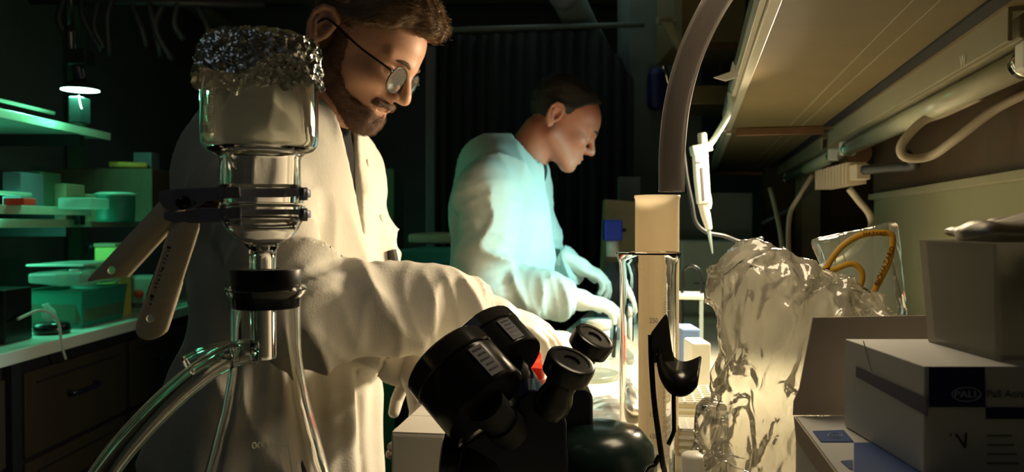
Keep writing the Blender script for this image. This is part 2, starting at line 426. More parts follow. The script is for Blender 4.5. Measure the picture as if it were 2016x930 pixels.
# ---------------- people ----------------
EAR = [(-.020, .072, -.026), (-.006, .072, -.036), (.002, .074, -.026), (.004, .075, -.010)]
HEL = [(.004, .074, .012), (.002, .078, .026), (-.010, .082, .034), (-.024, .084, .030), (-.032, .084, .014), (-.030, .082, -.006), (-.020, .078, -.022), (-.010, .075, -.032), (-.002, .073, -.026)]
def head_core(p, ears=True, eyes=True):
    q = p.copy(); q[:, 1] = np.abs(q[:, 1])
    d = ell(q, (.010, 0, .050), (.097, .073, .078))
    d = smin(d, ell(q, (.052, 0, .042), (.067, .060, .056)), .03)
    d = smin(d, ell(q, (.050, 0, -.018), (.062, .056, .066)), .03)
    d = smin(d, ell(q, (.084, .040, -.014), (.026, .022, .019)), .022)         # cheek bone
    d = smin(d, cap(q, (.012, .052, -.045), (.096, .016, -.083), .016, .017), .03)
    d = smin(d, ell(q, (.106, 0, -.084), (.019, .021, .017)), .02)             # chin
    d = smin(d, ell(q, (.094, 0, -.046), (.031, .031, .030)), .022)            # muzzle
    d = smin(d, cap(q, (.116, .006, .029), (.094, .046, .029), .0085), .016)   # brow
    d = smax(d, -ell(q, (.118, .032, .009), (.022, .019, .0125)), .010)        # eye socket
    if eyes:
        lid = np.linalg.norm(q-_v((.097, .031, .009)), axis=1)-.0140
        lid = smax(lid, -ell(q, (.112, .031, .0045), (.007, .012, .0017)), .0015)
        d = smin(d, lid, .004)
    d = smin(d, cap(q, (.117, 0, .020), (.136, 0, -.008), .0075, .0095), .010) # nose
    d = smin(d, ell(q, (.1365, 0, -.0165), (.0135, .0115, .0105)), .008)
    d = smin(d, ell(q, (.1255, .0125, -.021), (.012, .0075, .0085)), .005)
    d = smax(d, -ell(q, (.129, .0065, -.0295), (.006, .0034, .006)), .002)     # nostril
    d = smin(d, cap(q, (.1255, .001, -.0465), (.109, .022, -.052), .0050, .0028), .004)
    d = smin(d, cap(q, (.1235, 0, -.0585), (.109, .020, -.0555), .0062, .0028), .004)
    d = smax(d, -chain(q, [(.132, 0, -.0525), (.124, .012, -.0528), (.108, .026, -.0545)], .0016), .0025)
    if ears:
        e = ell(q, (-.012, .076, .004), (.020, .0075, .034), rotY(R(12)))
        e = smax(e, -ell(q, (-.008, .085, .002), (.012, .010, .020), rotY(R(12))), .004)
        e = smin(e, chain(q, HEL, [.0035, .0042, .0045, .0045, .0042, .0040, .0045, .0055, .0035]), .003)
        e = smin(e, cap(q, (.001, .076, -.006), (.003, .076, .004), .0045), .004)
        e = smin(e, chain(q, [(-.020, .082, .020), (-.022, .083, .004), (-.012, .081, -.012)], .003), .004)
        d = smin(d, e, .005)
    return d
def hand_sdf(p, curl=(20, 28, 20), spread=1, thumb=0):
    d = ell(p, (.045, 0, 0), (.056, .042, .0165))
    d = smin(d, cap(p, (-.03, 0, 0), (.02, 0, 0), .030, .028), .02)
    for k, (y, L, x0) in enumerate(((.030, .070, .080), (.010, .080, .086), (-.010, .074, .083), (-.029, .058, .076))):
        pts = [Vector((x0-.02, y*.95, .002)), Vector((x0, y, .003))]; a = 0; yy = y*.18*spread/.03*.01
        for s, c in zip((.45, .30, .25), curl):
            a -= R(c+k*3); pts.append(pts[-1]+Vector((math.cos(a)*L*s, yy, math.sin(a)*L*s)))
        d = smin(d, chain(p, pts, [.011, .0105, .0095, .0088, .0078]), .006)
    t = [(.012, .026, -.004), (.040, .050, -.014), (.066, .056, -.024-thumb), (.086, .050, -.030-thumb)]
    return smin(d, chain(p, t, [.015, .012, .0105, .0090]), .008)
def frame_from(o, x, z):               # matrix with x axis along x, z approx z
    x = Vector(x).normalized(); y = Vector(z).cross(x).normalized(); zz = x.cross(y)
    return Matrix.Translation(o) @ Matrix((x, y, zz)).transposed().to_4x4()
def arm_folds(p, a, b, amp, freq, o=0, twist=1.5):
    a = _v(a); b = _v(b); ab = b-a; L = float(np.linalg.norm(ab)); w = ab/L
    t = (p-a) @ w/L; up = np.cross(w, _v((0, 1, 0))); up /= np.linalg.norm(up); si = np.cross(w, up)
    r = p-a; ang = np.arctan2(r @ up, r @ si)
    lx = r @ up; ly = r @ si
    q = np.stack([t*1.0+lx*.55, lx-.3*t, ly*.8+.35*t], 1).astype(np.float32)
    n = crease(q, 20, o, 5, 1.3)*1.15+crease(q*_v((1.3, .8, 1)), 44, o+3, 5, 1.6)*.28+.45*wav(q, 14, o+5, 4)
    return -amp*n*sstep(t, -.15, .08)*(1-sstep(t, 1.0, 1.12))

def person(name_lbl, spec):
    """spec gives world joints; everything is modelled in world metres then brought under an Empty on the floor"""
    S = spec; root = empty('person', S['foot'], 0, name_lbl, 'person')
    T = frame_from(S['chest'], S['face'], (0, 0, 1)); Ti = np.array(T.inverted(), dtype=np.float32)
    def tl(p): return p @ Ti[:3, :3].T+Ti[:3, 3]
    H = Matrix.Translation(S['head']) @ Matrix.Rotation(S['yaw'], 4, 'Z') @ Matrix.Rotation(S['roll'], 4, 'X') @ Matrix.Rotation(S['pitch'], 4, 'Y') @ Matrix.Scale(S.get('hs', 1), 4)
    Hi = np.array(H.inverted(), dtype=np.float32); hs = S.get('hs', 1)
    def hl(p): return p @ Hi[:3, :3].T+Hi[:3, 3]
    nb = S['neckbase']; nt = H @ Vector((-.012, 0, -.055))
    def neck(p):
        d = cap(p, nb, nt, .062, .052)
        q = hl(p); return smin(d, cap(q, (.03, 0, -.05), (-.0, 0, -.10), .035, .03)*hs, .02)
    def torso(p, g=0.):
        q = tl(p)
        d = ell(q, (0, 0, .02), (.115+g, .165+g, .19+g))
        d = smin(d, ell(q, (-.035, 0, .07), (.10+g, .155+g, .13+g)), .05)
        d = smin(d, cap(q*_v((1, .78, 1)), (-.01, 0, -.10), (S['lean'], 0, -.36), .115+g, .125+g), .06)
        return d
    arms = S['arms']
    def body(p):
        d = head_core(hl(p))*hs
        d = smin(d, neck(p), .025)
        d = smin(d, torso(p, -.012), .03)
        for a in arms:
            d = smin(d, chain(p, [a[0], a[1], a[2]], [.046, .036, .024], .01), .03)
        return d
    x0, x1 = S['bx']; y0, y1 = S['by']; st = S['step']; zc = S['zs']
    h0 = Vector(S['head']); g = .010
    bo = sdf_obj('body', body, ([(x0, h0.x-.17, g), (h0.x-.17, h0.x+.19, st), (h0.x+.19, max(x1, h0.x+.2), g)],
        [(y0, h0.y-.12, g), (h0.y-.12, h0.y+.12, st), (h0.y+.12, y1, g)], [(zc[0], h0.z-.20, g), (h0.z-.20, h0.z+.17, st)]), S['skin'], root)
    # trousers and shoes carry the figure on the floor
    hip = T @ Vector((S['lean'], 0, -.36)); ft = Vector(S['foot'])
    rt = T.to_3x3() @ Vector((0, -1, 0)); fw = T.to_3x3() @ Vector((1, 0, 0))
    def legs(p):
        d = ell(p, tuple(hip), (.14, .16, .13))
        for s in (-1, 1):
            k = ft+rt*s*.10+fw*.03+Vector((0, 0, .50)); an = ft+rt*s*.11+Vector((0, 0, .09))
            d = smin(d, chain(p, [hip+rt*s*.09, k, an], [.088, .066, .05], .02), .03)
        return d+.003*wav(p, 30, 2)
    sdf_obj('trousers', legs, ([(hip.x-.3, hip.x+.3, .012)], [(hip.y-.32, hip.y+.32, .012)], [(.04, hip.z+.16, .014)]), M['blackmatte'], root)
    for s in (-1, 1):
        k = ft+rt*s*.11
        def shoe(p, k=k): return smax(smin(ell(p, tuple(k+fw*.06+Vector((0, 0, .035))), (.13, .048, .04)), cap(p, k+Vector((0, 0, .05)), k+Vector((0, 0, .10)), .045), .02), .001-p[:, 2], .004)
        sdf_obj('shoe', shoe, ([(k.x-.2, k.x+.25, .01)], [(k.y-.15, k.y+.15, .01)], [(-.01, .15, .01)]), M['blackplastic'], root)
    # shirt
    def shirt(p): return smax(smin(torso(p, -.004), chain(p, [nb-Vector((0, 0, .02)), nb+(nt-nb)*S['shn']], [.068, .062]), .03), -(tl(p)[:, 2]+.30), .01)
    sdf_obj('shirt', shirt, ([(x0, x1, .007)], [(y0, y1, .007)], [(zc[1]-.02, zc[2], .007)]), M['shirt'], root)
    # lab coat
    sh = [a[0] for a in arms]
    def coat(p):
        q = tl(p)
        d = torso(p, .013)
        for c, r in S['extra']: d = smin(d, ell(p, tuple(c), r), .05)
        sk = cap(q*_v((.95, .74, 1)), (S['lean']-.0, 0, -.30), (S['lean']-.01, 0, -.82), .138, .175)
        d = smin(d, sk, .05)
        d = smin(d, chain(p, [sh[0], nb, sh[1]], [.062, .060, .062]), .05)
        az = np.arctan2(q[:, 1], q[:, 0])
        lowz = sstep(-q[:, 2], .02, .35)
        d = d+lowz*(.009*np.sin(az*9+wav(p, 5, 1)*1.6)+.004*np.sin(az*17+1+wav(p, 7, 5)))
        d = d+.006-.014*crease(q*_v((.9, 1, .40))+q[:, [2, 2, 0]]*_v((.0, .25, 0)), 24, 3, 5, 1.5)-.004*crease(q*_v((1, 1, .6)), 44, 6, 5)
        for i, a in enumerate(arms):
            up_ = chain(p, [a[0], a[1]], [.070, .064]); fo = chain(p, [a[1], a[1]+(a[2]-a[1])*.5, a[2]], [.066, .060, .041])
            up_ = up_+arm_folds(p, a[0], a[1], .016, 4.0, i+1, 2.2); fo = fo+arm_folds(p, a[1], a[2], .018, 5.0, i+4, 2.6)+.004
            s = smin(up_, fo, .02); d = smin(d, s, .022)
            w = (a[2]-a[1]).normalized(); cut = (p-_v(a[2])) @ _v(w)
            d = smax(d, np.where(np.linalg.norm(p-_v(a[2]), axis=1) < .10, cut-.004, -1), .004)
        # collar and lapels
        for s in (-1, 1):
            c = [T @ Vector(v) for v in [(-.075, 0, .205), (-.055, s*.055, .205), (.015, s*.075, .185), (.075, s*.062, .135), (.110, s*.035, .06)]]
            c = [v+S.get('col', Vector((0, 0, 0))) for v in c]
            d = smin(d, chain(p, c, [.020, .021, .020, .022, .014], .005), .006)
            c2 = [v for v in c[1:4]]
        # open neck
        w = np.abs(q[:, 1])-np.clip((q[:, 2]+.02)*.22, .0, S['vee'])
        cut = smax(smax(w, -(q[:, 0]-.01), .01), -(q[:, 2]+.01), .01)
        d = smax(d, -cut, .006)
        d = smax(d, -(neck(p)-.010), .006)
        # front edge line and button band
        g = np.abs(q[:, 1]-.020)-.0022
        d = np.where((q[:, 0] > 0) & (q[:, 2] < .02), smax(d, -np.maximum(g, -(d+.004)), .002), d)
        return d
    cs = S['cstep']
    sdf_obj('lab_coat', coat, ([(x0, x1, cs)], [(y0, y1, cs)], [(.40, zc[1]-.05, .011), (zc[1]-.05, zc[2]-S.get('ctop', .22), cs)]), S['coat'], root, smooth_it=1)
    # gloves
    for a, cu, zdir, hx in zip(arms, S['curl'], S['hz'], S['hx']):
        Mh = frame_from(a[2], hx, zdir)
        def hnd(p, cu=cu):
            return hand_sdf(p, cu)+.0012*tri(p, 120, 3, 4)
        g = sdf_obj('glove', hnd, ([(-.05, .19, .003)], [(-.06, .085, .003)], [(-.13, .04, .003)]), M['glove'], root, xf=Mh @ Matrix.Scale(.95, 4))
    # hair
    hc = lambda q: head_core(q, ears=False, eyes=False)
    def hairf(p):
        base = hc(p); hl_ = S['hairline'](p)
        n = .0035*np.sin(wav(p*_v((.4, 1.6, 1)), 90, 2, 5)*4)+.003*tri(p*_v((.5, 1.6, 1)), 110, 1, 4)
        h = base-hl_*S['hairlen'](p)+n*np.clip(hl_*2, 0, 1)*S['hn']+.002
        for (c, r) in S['tufts']: h = smin(h, np.where(hl_ > .01, ell(p, c, r)+n*S['hn']*1.3, ell(p, c, r)+n*1.3), .012)
        return h
    HM = H
    sdf_obj('hair', hairf, ([(-.13, .15, .0026)], [(-.10, .10, .0026)], [(-.08, .17, .0026)]), S['hairmat'], root, xf=HM,
            keep=lambda c: (hairf(c)-hc(c) < -.0008+.0*c[:, 0]) | (S['hairline'](c) > .05))
    if S.get('beard'):
        def bm_(p):
            q = p.copy(); q[:, 1] = np.abs(q[:, 1]); x, y, z = q.T
            jaw = sstep(-z, .028, .046)*sstep(x, -.002, .016)                # jaw and chin
            side = sstep(-z, -.034, .0)*sstep(x, .0, .01)*(1-sstep(x, .026+.35*np.clip(-z, 0, .05), .042+.35*np.clip(-z, 0, .05)))   # sideburn
            lim = 1-sstep(z-(-.034-.028*sstep(x, .035, .085)), -.004, .008)*sstep(x, .03, .045)
            m = np.maximum(jaw*lim, side)
            mou = (1-sstep(np.abs(z+.0405+.18*np.maximum(y-.012, 0)), .0045, .0080))*sstep(x, .098, .106)*(1-sstep(y, .030, .035))
            m = np.maximum(m, mou)
            lipm = sstep(x, .109, .114)*(1-sstep(y, .013, .019))*(1-sstep(np.abs(z+.0535), .0085, .0105))
            return m*(1-lipm)
        def bf(p): return hc(p)-bm_(p)*(.0058+.0015*tri(p, 260, 2, 5)+.001*wav(p, 300, 1))+.0012
        sdf_obj('beard', bf, ([(-.02, .15, .0024)], [(-.08, .08, .0024)], [(-.13, .04, .0024)]), M['beard'], root, xf=H, keep=lambda c: bm_(c)+.22*wav(c, 420, 2, 6) > .42)
    def lips(p):
        q = p.copy(); q[:, 1] = np.abs(q[:, 1])
        d = np.minimum(cap(q, (.1258, .001, -.0468), (.110, .021, -.052), .0051, .0026), cap(q, (.1238, 0, -.0583), (.110, .019, -.0555), .0063, .0026))
        return smax(d, -chain(q, [(.134, 0, -.0525), (.125, .012, -.0528), (.108, .026, -.0545)], .0014), .002)
    sdf_obj('lips', lips, ([(.1, .14, .0016)], [(-.03, .03, .0016)], [(-.07, -.035, .0016)]), M['lip'], root, xf=H)
    for s in (-1, 1):
        e = MB().sphere((.097, s*.031, .009), .0131, 24).build('eye', M['eye'], root, smooth=True); e.data.transform(H); to_local(e)
        b = MB().tube(spline([(.1225, s*.012, .0285), (.119, s*.028, .034), (.104, s*.046, .029)], 6), [.0022+.001*math.sin(k/12*3.1) for k in range(13)], 8)
        e = b.build('eyebrow', S['browmat'], root, smooth=True); e.data.transform(H); to_local(e)
    if S.get('glasses'):
        ring = []
        for s in (-1, 1):
            c = Vector((.1235, s*.033, .004)); tilt = Matrix.Rotation(R(-6), 3, 'Y') @ Matrix.Rotation(R(s*7), 3, 'Z')
            pts = [c+tilt @ Vector((0, .0255*math.copysign(abs(math.cos(t))**.85, math.cos(t)), .0215*math.copysign(abs(math.sin(t))**.85, math.sin(t)))) for t in [2*math.pi*k/40 for k in range(41)]]
            ring.append((c, tilt, pts))
        gm = MB()
        for s, (c, tilt, pts) in zip((-1, 1), ring):
            gm.tube(pts, .0011, 8)
            gm.tube(spline([(.121, s*.058, .012), (.112, s*.066, .014), (.06, s*.0745, .013), (.0, s*.082, .018), (-.012, s*.083, .012), (-.022, s*.081, -.004)], 6), .0019, 8)
            gm.tube([c+tilt @ Vector((0, s*.024, .010)), (.120, s*.0605, .012)], .0024, 8)
        gm.tube(spline([(.1235, -.009, .010), (.128, 0, .0135), (.1235, .009, .010)], 6), .0014, 8)
        g = gm.build('glasses', M['blackplastic'], root, smooth=True); g.data.transform(H); to_local(g)
        for c, tilt, pts in ring:
            l = MB(); cc = l.bm.verts.new(c+tilt @ Vector((.0015, 0, 0))); ws = [l.bm.verts.new(p) for p in pts[:-1]]
            for k in range(len(ws)): l.bm.faces.new([cc, ws[k], ws[(k+1) % len(ws)]])
            l = l.build('lens', M['lensfilm'], g, smooth=True); l.data.transform(H); l.data.transform(mw(root).inverted())
    return root, T, H
M['lensfilm'] = film('lens_coating', (.55, .62, .60), .80, .02, .3, .45)

from mathutils.bvhtree import BVHTree
def hit(px, py, o):                    # where the sight line through a pixel meets a thing, with its normal
    W4 = mw(o); t = BVHTree.FromPolygons([W4 @ v.co for v in o.data.vertices], [tuple(p.vertices) for p in o.data.polygons])
    c = Vector((0, 0, CZ)); l, n, i, d = t.ray_cast(c, (P(px, py, 1)-c).normalized()); return l, n
def strands(o, count, length, lift, width, m, parent, Hm, comb, region, seed=1, name='hair_strands'):
    """short tapered hairs rooted on the surface of o; comb: function(head-frame point) -> direction in the head frame"""
    rg = random.Random(seed); W4 = mw(o); Hi = Hm.inverted(); R3 = Hm.to_3x3().normalized(); V = []; Fc = []; ps = o.data.polygons
    n = 0; tries = 0
    while n < count and tries < count*12:
        tries += 1; p = ps[rg.randrange(len(ps))]; c = W4 @ p.center; h = Hi @ c
        if not region(h): continue
        nr = p.normal.copy(); d = R3 @ Vector(comb(h)); d = d+Vector([rg.uniform(-.35, .35) for _ in range(3)])*d.length
        d = (d-nr*d.dot(nr)); 
        if d.length < 1e-4: continue
        d.normalize(); s = nr.cross(d); L = length*rg.uniform(.6, 1.3); b = len(V); w = width*rg.uniform(.7, 1.3)
        pts = [c-nr*.0008, c+d*L*.4+nr*lift*.9, c+d*L*.75+nr*lift*1.1, c+d*L+nr*lift*rg.uniform(.2, 1.2)]
        for k, q in enumerate(pts[:3]): V += [q+s*w*(1-k*.25), q-s*w*(1-k*.25), q+nr*w*1.2]
        V.append(pts[3])
        for k in (0, 1):
            a = b+3*k; Fc += [(a, a+1, a+4, a+3), (a+1, a+2, a+5, a+4), (a+2, a, a+3, a+5)]
        a = b+6; Fc += [(a, a+1, b+9), (a+1, a+2, b+9), (a+2, a, b+9)]; n += 1
    r = mesh_obj(name, V, Fc, m, parent, True, True); r['kind'] = 'stuff'; return r

# ---------------- the room ----------------
def st(o): o['kind'] = 'structure'; return o
def sbox(name, lo, hi, m, Mx=None, bev=0): return st(MB().box(lo, hi, Mx).build(name, m, bevel=bev))
MB4 = Matrix.Translation((0, 0, CZ)) @ Matrix.Rotation(BA, 4, 'Z') @ Matrix(((0, 1, 0, 0), (1, 0, 0, 0), (0, 0, 1, 0), (0, 0, 0, 1)))
# MB4 maps (u, d, z) to the world
sbox('floor', (-3, -1.5, -.06), (2.6, 5.6, 0), M['floor'])
sbox('ceiling', (-3, -1.5, 2.7), (2.6, 5.6, 2.8), M['ceil'])
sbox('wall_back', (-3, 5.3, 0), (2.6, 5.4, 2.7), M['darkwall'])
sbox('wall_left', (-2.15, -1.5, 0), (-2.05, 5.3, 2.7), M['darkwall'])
sbox('wall_right', (-1.3, .50, -CZ), (2.43, .56, 1.48), M['wall'], MB4)
sbox('wall_recess', (2.37, .56, -CZ), (2.43, 1.1, 1.48), M['wall'], MB4)
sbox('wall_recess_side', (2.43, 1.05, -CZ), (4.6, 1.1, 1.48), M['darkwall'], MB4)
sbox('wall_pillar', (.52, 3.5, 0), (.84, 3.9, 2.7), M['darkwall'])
sbox('trim_1', (-1.2, .478, .066), (2.40, .50, .082), M['cream'], MB4, .002)
sbox('trim_2', (-1.2, .492, .082), (2.40, .50, .27), M['woodpanel'], MB4)
# ceiling joists and pipes
for i, y in enumerate((1.9, 2.5, 3.1, 3.8, 4.5)):
    sbox('ceiling_beam', (-2.05, y, 2.50), (.9, y+.10, 2.7), M['ceil'])
for x, z, r, lab in ((-1.55, 2.30, .05, 'thick lagged pipe running under the ceiling over the left worktop'), (-1.05, 2.36, .03, 'thin pipe running under the ceiling over the aisle')):
    o = MB().tube([(x, 1.0, z), (x, 5.2, z)], r, 16).build('ceiling_pipe', M['ceil'], smooth=True)
    tag(o, lab, 'pipe')
o = MB().tube([P(1105, -30, 3.3), P(1150, 60, 3.6), P(1185, 120, 3.9)], .07, 20).build('air_duct', M['darkwall'], smooth=True)
tag(o, 'dark round air duct slanting down above the black curtain', 'duct')
o = MB().sphere(P(1110, -12, 2.6), .052, 24).build('globe_lamp', M['greybox'], smooth=True)
tag(o, 'unlit pale globe at the top above the black curtain', 'lamp')
rr = random.Random(4)
t = empty('dried_cable_bundle', P(260, 60, 2.9), 0, 'tangle of dark hanging cables and hooks below the ceiling at upper left', 'cables')
for k in range(9):
    x = 130+k*32; y0 = rr.uniform(-20, 10)
    MB().tube(spline([P(x, y0, 2.9), P(x+rr.uniform(-20, 30), y0+50, 2.88), P(x+rr.uniform(-25, 45), y0+rr.uniform(80, 130), 2.9)], 5), .012, 8).build('cable', M['blackmatte'], t, True, True)
MB().tube([P(60, 0, 2.9), P(520, 10, 2.9)], .016, 8).build('rail', M['blackmatte'], t, True, True)
# black curtain: pleated sheet with thickness
vs = []; fs = []; n = 160
xa, xb = P(858, 0, 3.35).x, P(1246, 0, 3.35).x
for i in range(n+1):
    x = xa+(xb-xa)*i/n; y = 3.35+.018*math.sin(i*.62)+.01*math.sin(i*.23)
    top = P(0, 72-(i/n)*14, 3.35).z-(.10*max(0, (i/n-.75)/.25)**2*2.2)
    vs += [(x, y, .06), (x, y, top), (x, y+.006, .06), (x, y+.006, top)]
for i in range(n):
    a = i*4; b = a+4; fs += [(a, b, b+1, a+1), (a+3, b+3, b+2, a+2), (a+1, b+1, b+3, a+3), (a, a+2, b+2, b)]
o = mesh_obj('black_curtain', vs, fs, M['curtain'], smooth=True)
tag(o, 'black blackout curtain hanging full height behind the far person', 'curtain')
o = MB().tube([(xa-.1, 3.37, P(0, 68, 3.35).z+.02), (xb+.05, 3.37, P(0, 60, 3.35).z+.03)], .012, 10).build('curtain_rail', M['darkwall'], smooth=True)
tag(o, 'dark rail carrying the black curtain', 'rail')
# dim things between the two people
def tbox(name, lab, cat, lo, hi, m, rz=0, group=None, bev=.004):
    c = ((lo[0]+hi[0])/2, (lo[1]+hi[1])/2, lo[2]); r = empty(name, c, rz, lab, cat, group)
    d = [(h-l)/2 for l, h in zip(lo, hi)]
    MB().box((-d[0], -d[1], 0), (d[0], d[1], 2*d[2])).build('body', m, r, bevel=bev); return r
def pxbox(px0, px1, py0, py1, Y, dep):  # extents of a box whose front face stands at Y
    a = P(px0, py1, Y); b = P(px1, py0, Y); return (a.x, Y, a.z), (b.x, Y+dep, b.z)
lo, hi = pxbox(742, 776, 332, 470, 3.4, .3)
r = tbox('locker', 'narrow grey green locker left of the black curtain', 'locker', (lo[0]-.25, lo[1], 0), hi, M['greenbox'])
lo, hi = pxbox(838, 856, 90, 340, 3.42, .05)
r = tbox('upright_panel', 'grey upright strip at the left edge of the black curtain', 'post', (lo[0], lo[1], 0), (hi[0], hi[1], hi[2]), M['greybox'])
tb = empty('side_table', (-.42, 2.95, 0), 0, 'low dark side table between the two people', 'table')
zt = P(0, 520, 2.75).z
MB().box((-.70, 2.62, zt-.03), (-.12, 3.2, zt)).build('table_top', M['blackmatte'], tb, world=True)
for x in (-.68, -.16):
    for y in (2.65, 3.15): MB().box((x-.015, y-.015, 0), (x+.015, y+.015, zt-.03)).build('leg', M['blackmatte'], tb, world=True)
def crumple_slab(name, c, size, m, amp, lab, cat, sc=30, kd=None, seed=0):
    def f(p):
        q = np.abs(p)-_v(size)+.012
        d = np.linalg.norm(np.maximum(q, 0), axis=1)+np.minimum(q.max(axis=1), 0)-.012
        return d+amp*tri(p, sc, seed, 5)
    e = [s+amp*2+.012 for s in size]; stp = max(size)/28
    o = sdf_obj(name, f, tuple([(-v, v, stp)] for v in e), m, xf=Matrix.Translation(c)); return tag(o, lab, cat, kind=kd)
o = crumple_slab('folded_cloth', P(840, 505, 2.8), (.16, .10, .028), mat('dark_green_cloth', (.015, .09, .06), .9), .012, 'crumpled green cloth on the side table between the two people', 'cloth', 30)
o = crumple_slab('paper_pile', P(860, 470, 2.95), (.10, .08, .018), M['beige'], .008, 'pale crumpled paper lying behind the green cloth', 'paper', 40, seed=3)
lo, hi = pxbox(790, 850, 528, 600, 2.75, .15); hi = (hi[0], hi[1], zt-.035)
r = tbox('storage_bin', 'dark blue bin standing under the side table', 'bin', (-.36, 2.70, 0), (-.26, 2.88, zt-.06), M['navy'])
r.location.z = 0

# ---------------- right bench ----------------
bn = empty('lab_bench', B(1.0, .05, -CZ), BA, 'long pale worktop bench under the right-hand shelf', 'bench')
MB().box((-1.2, -.375, -.36), (3.1, .50, -.32), MB4).build('worktop', M['bench'], bn, world=True, bevel=.004)
MB().box((-1.2, -.27, -CZ+.1), (3.1, .48, -.36), MB4).build('cabinet_body', M['wood'], bn, world=True)
for k in range(5):
    u = -1.1+k*.8
    dr = MB().box((u, -.29, -CZ+.14), (u+.76, -.27, -.56), MB4).build('cabinet_door', M['wood'], bn, world=True, bevel=.003)
    w = MB().box((u, -.29, -.54), (u+.76, -.27, -.38), MB4).build('drawer_front', M['wood'], bn, world=True, bevel=.003)
# ---------------- shelves over the bench ----------------
def shelf(u0, u1, d0, d1, z, lab, mm, strip=True):
    r = empty('wall_shelf', B(u0, d1, z), BA, lab, 'shelf')
    MB().box((u0, d0+.004, z), (u1, d1, z+.022), MB4).build('board', mm, r, world=True)
    MB().box((u0, d0-.004, z+.002), (u1, d0+.004, z+.042), MB4).build('edge_strip', M['shelfedge'], r, world=True, bevel=.001)
    MB().box((u0, d0+.004, z-.006), (u1, d0+.018, z), MB4).build('edge_lip', M['shelfedge'], r, world=True, bevel=.001)
    MB().box((u1-.020, d0+.03, z-.022), (u1-.002, d1-.17, z-.001), MB4).build('cross_bar', M['brown'], r, world=True, bevel=.002)
    MB().box((u0, .318, z-.004), (u1-.03, .340, z-.0005), MB4).build('groove', M['blackmatte'], r, world=True)
    for dd in (.235, .265): MB().box((u0, dd, z-.0012), (u1-.03, dd+.002, z-.0002), MB4).build('seam', M['cream'], r, world=True)
    if strip:
        MB().box((.95, d0-.008, z+.012), (1.9, d0-.0045, z+.034), MB4).build('label_holder', M['clearplastic'], r, world=True)
    return r
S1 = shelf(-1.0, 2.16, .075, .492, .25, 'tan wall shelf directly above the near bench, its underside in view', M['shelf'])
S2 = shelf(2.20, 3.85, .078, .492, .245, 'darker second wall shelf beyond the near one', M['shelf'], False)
o = MB().prism([(0, 0), (.030, .010), (.042, .030), (.020, .020), (.012, .034), (.008, .016), (-.02, .006)], .0015, Matrix.Translation(P(1428, 160, 1.35)) @ Matrix.Rotation(R(90), 4, 'X')).build('torn_label', M['white'])
tag(o, 'torn white paper label stuck on the front edge of the near shelf', 'label')
# cabinets farther back, left of the shelf edge
def cab(px0, px1, py0, py1, Y, dep, lab, m):
    lo, hi = pxbox(px0, px1, py0, py1, Y, dep); r = empty('wall_cabinet', ((lo[0]+hi[0])/2, Y, lo[2]), 0, lab, 'cabinet')
    MB().box(lo, hi).build('body', m, r, world=True, bevel=.004)
    MB().box((lo[0], Y-.008, lo[2]), (lo[0]+.03, Y, hi[2])).build('frame', M['cream'], r, world=True)
    MB().box((lo[0], Y-.008, lo[2]-.012), (hi[0], Y, lo[2]+.012)).build('rail', M['brown'], r, world=True)
    return r
cab(1326, 1470, -190, 92, 3.0, .35, 'upper wall cabinet with a pale frame beyond the shelf at top', M['shelf'])
lo, hi = pxbox(1345, 1470, 168, 206, 3.05, .35)
r = tbox('hanging_plank', 'brown wooden plank below the far wall cabinet', 'plank', lo, hi, M['shelf'])
for q_ in (-.09, .09): MB().box((q_-.008, .05, .0), (q_+.008, .07, P(0, 92, 3.05).z-lo[2]+.02)).build('strap', M['brown'], r)
o = MB().box(*pxbox(1296, 1332, 30, 44, 2.9, .05)).build('bracket_lamp', M['cream'], bevel=.003)
MBx = MB().prism([(0, 0), (.04, .0), (.075, -.10), (.06, -.10)], .02, Matrix.Translation(P(1300, 46, 2.9)) @ Matrix.Rotation(R(90), 4, 'X')).build('arm', M['cream'], o)
MBx.data.transform(Matrix.Translation((0, 0, 0)))
tag(o, 'small pale bracket sticking out left of the far wall cabinet', 'bracket')
o = MB().tube(spline([P(1302, 105, 3.485), P(1308, 135, 3.47), P(1317, 170, 3.485)], 6), .011, 10).build('chrome_handle', M['steel'], smooth=True)
tag(o, 'short bright curved handle on the dark wall beside the tubing', 'handle')
lo, hi = pxbox(1279, 1312, 130, 215, 3.40, .095)
r = tbox('hanging_bag', 'dark blue bag hanging on the pillar behind the clear tubing', 'bag', lo, hi, M['navy'], bev=.03)
# hood and far equipment
lo, hi = pxbox(1338, 1482, 380, 470, 2.9, .02)
r = tbox('equipment_cabinet', 'dull grey green panel behind the hanging pipettes', 'panel', (lo[0], 2.9, BT+.0), (hi[0], 3.3, hi[2]), M['paleteal'] if False else M['darkwall'])
lo, hi = pxbox(1335, 1500, 474, 640, 2.75, .1)
r = tbox('centrifuge', 'pale grey green bench machine behind the hanging pipettes', 'machine', (lo[0], 2.72, BT), (hi[0], 2.88, hi[2]), M['paleteal'], bev=.012)
MB().box((-.1, -.082, .11), (.1, -.08, .115)).build('seam', M['greybox'], r)
# wooden door with a cream post at the end of the wall
d = empty('door_1', (1.35, 3.4, 0), 0); d['kind'] = 'structure'
MB().box((1.10, 3.42, 0), (2.0, 3.46, 2.1)).build('leaf', M['woodpanel'], d, world=True)
for (a, b) in ((.55, 1.20), (1.25, 1.9), (.1, .5)):
    MB().box((1.38, 3.405, a), (1.72, 3.42, b)).build('panel', M['woodpanel'], d, world=True, bevel=.006)
for px in (1578,):
    a, b = P(px, 0, 3.3).x, P(px+36, 0, 3.3).x
    sbox('trim_3', (a, 3.28, 0), (b, 3.36, 2.1), M['cream'])
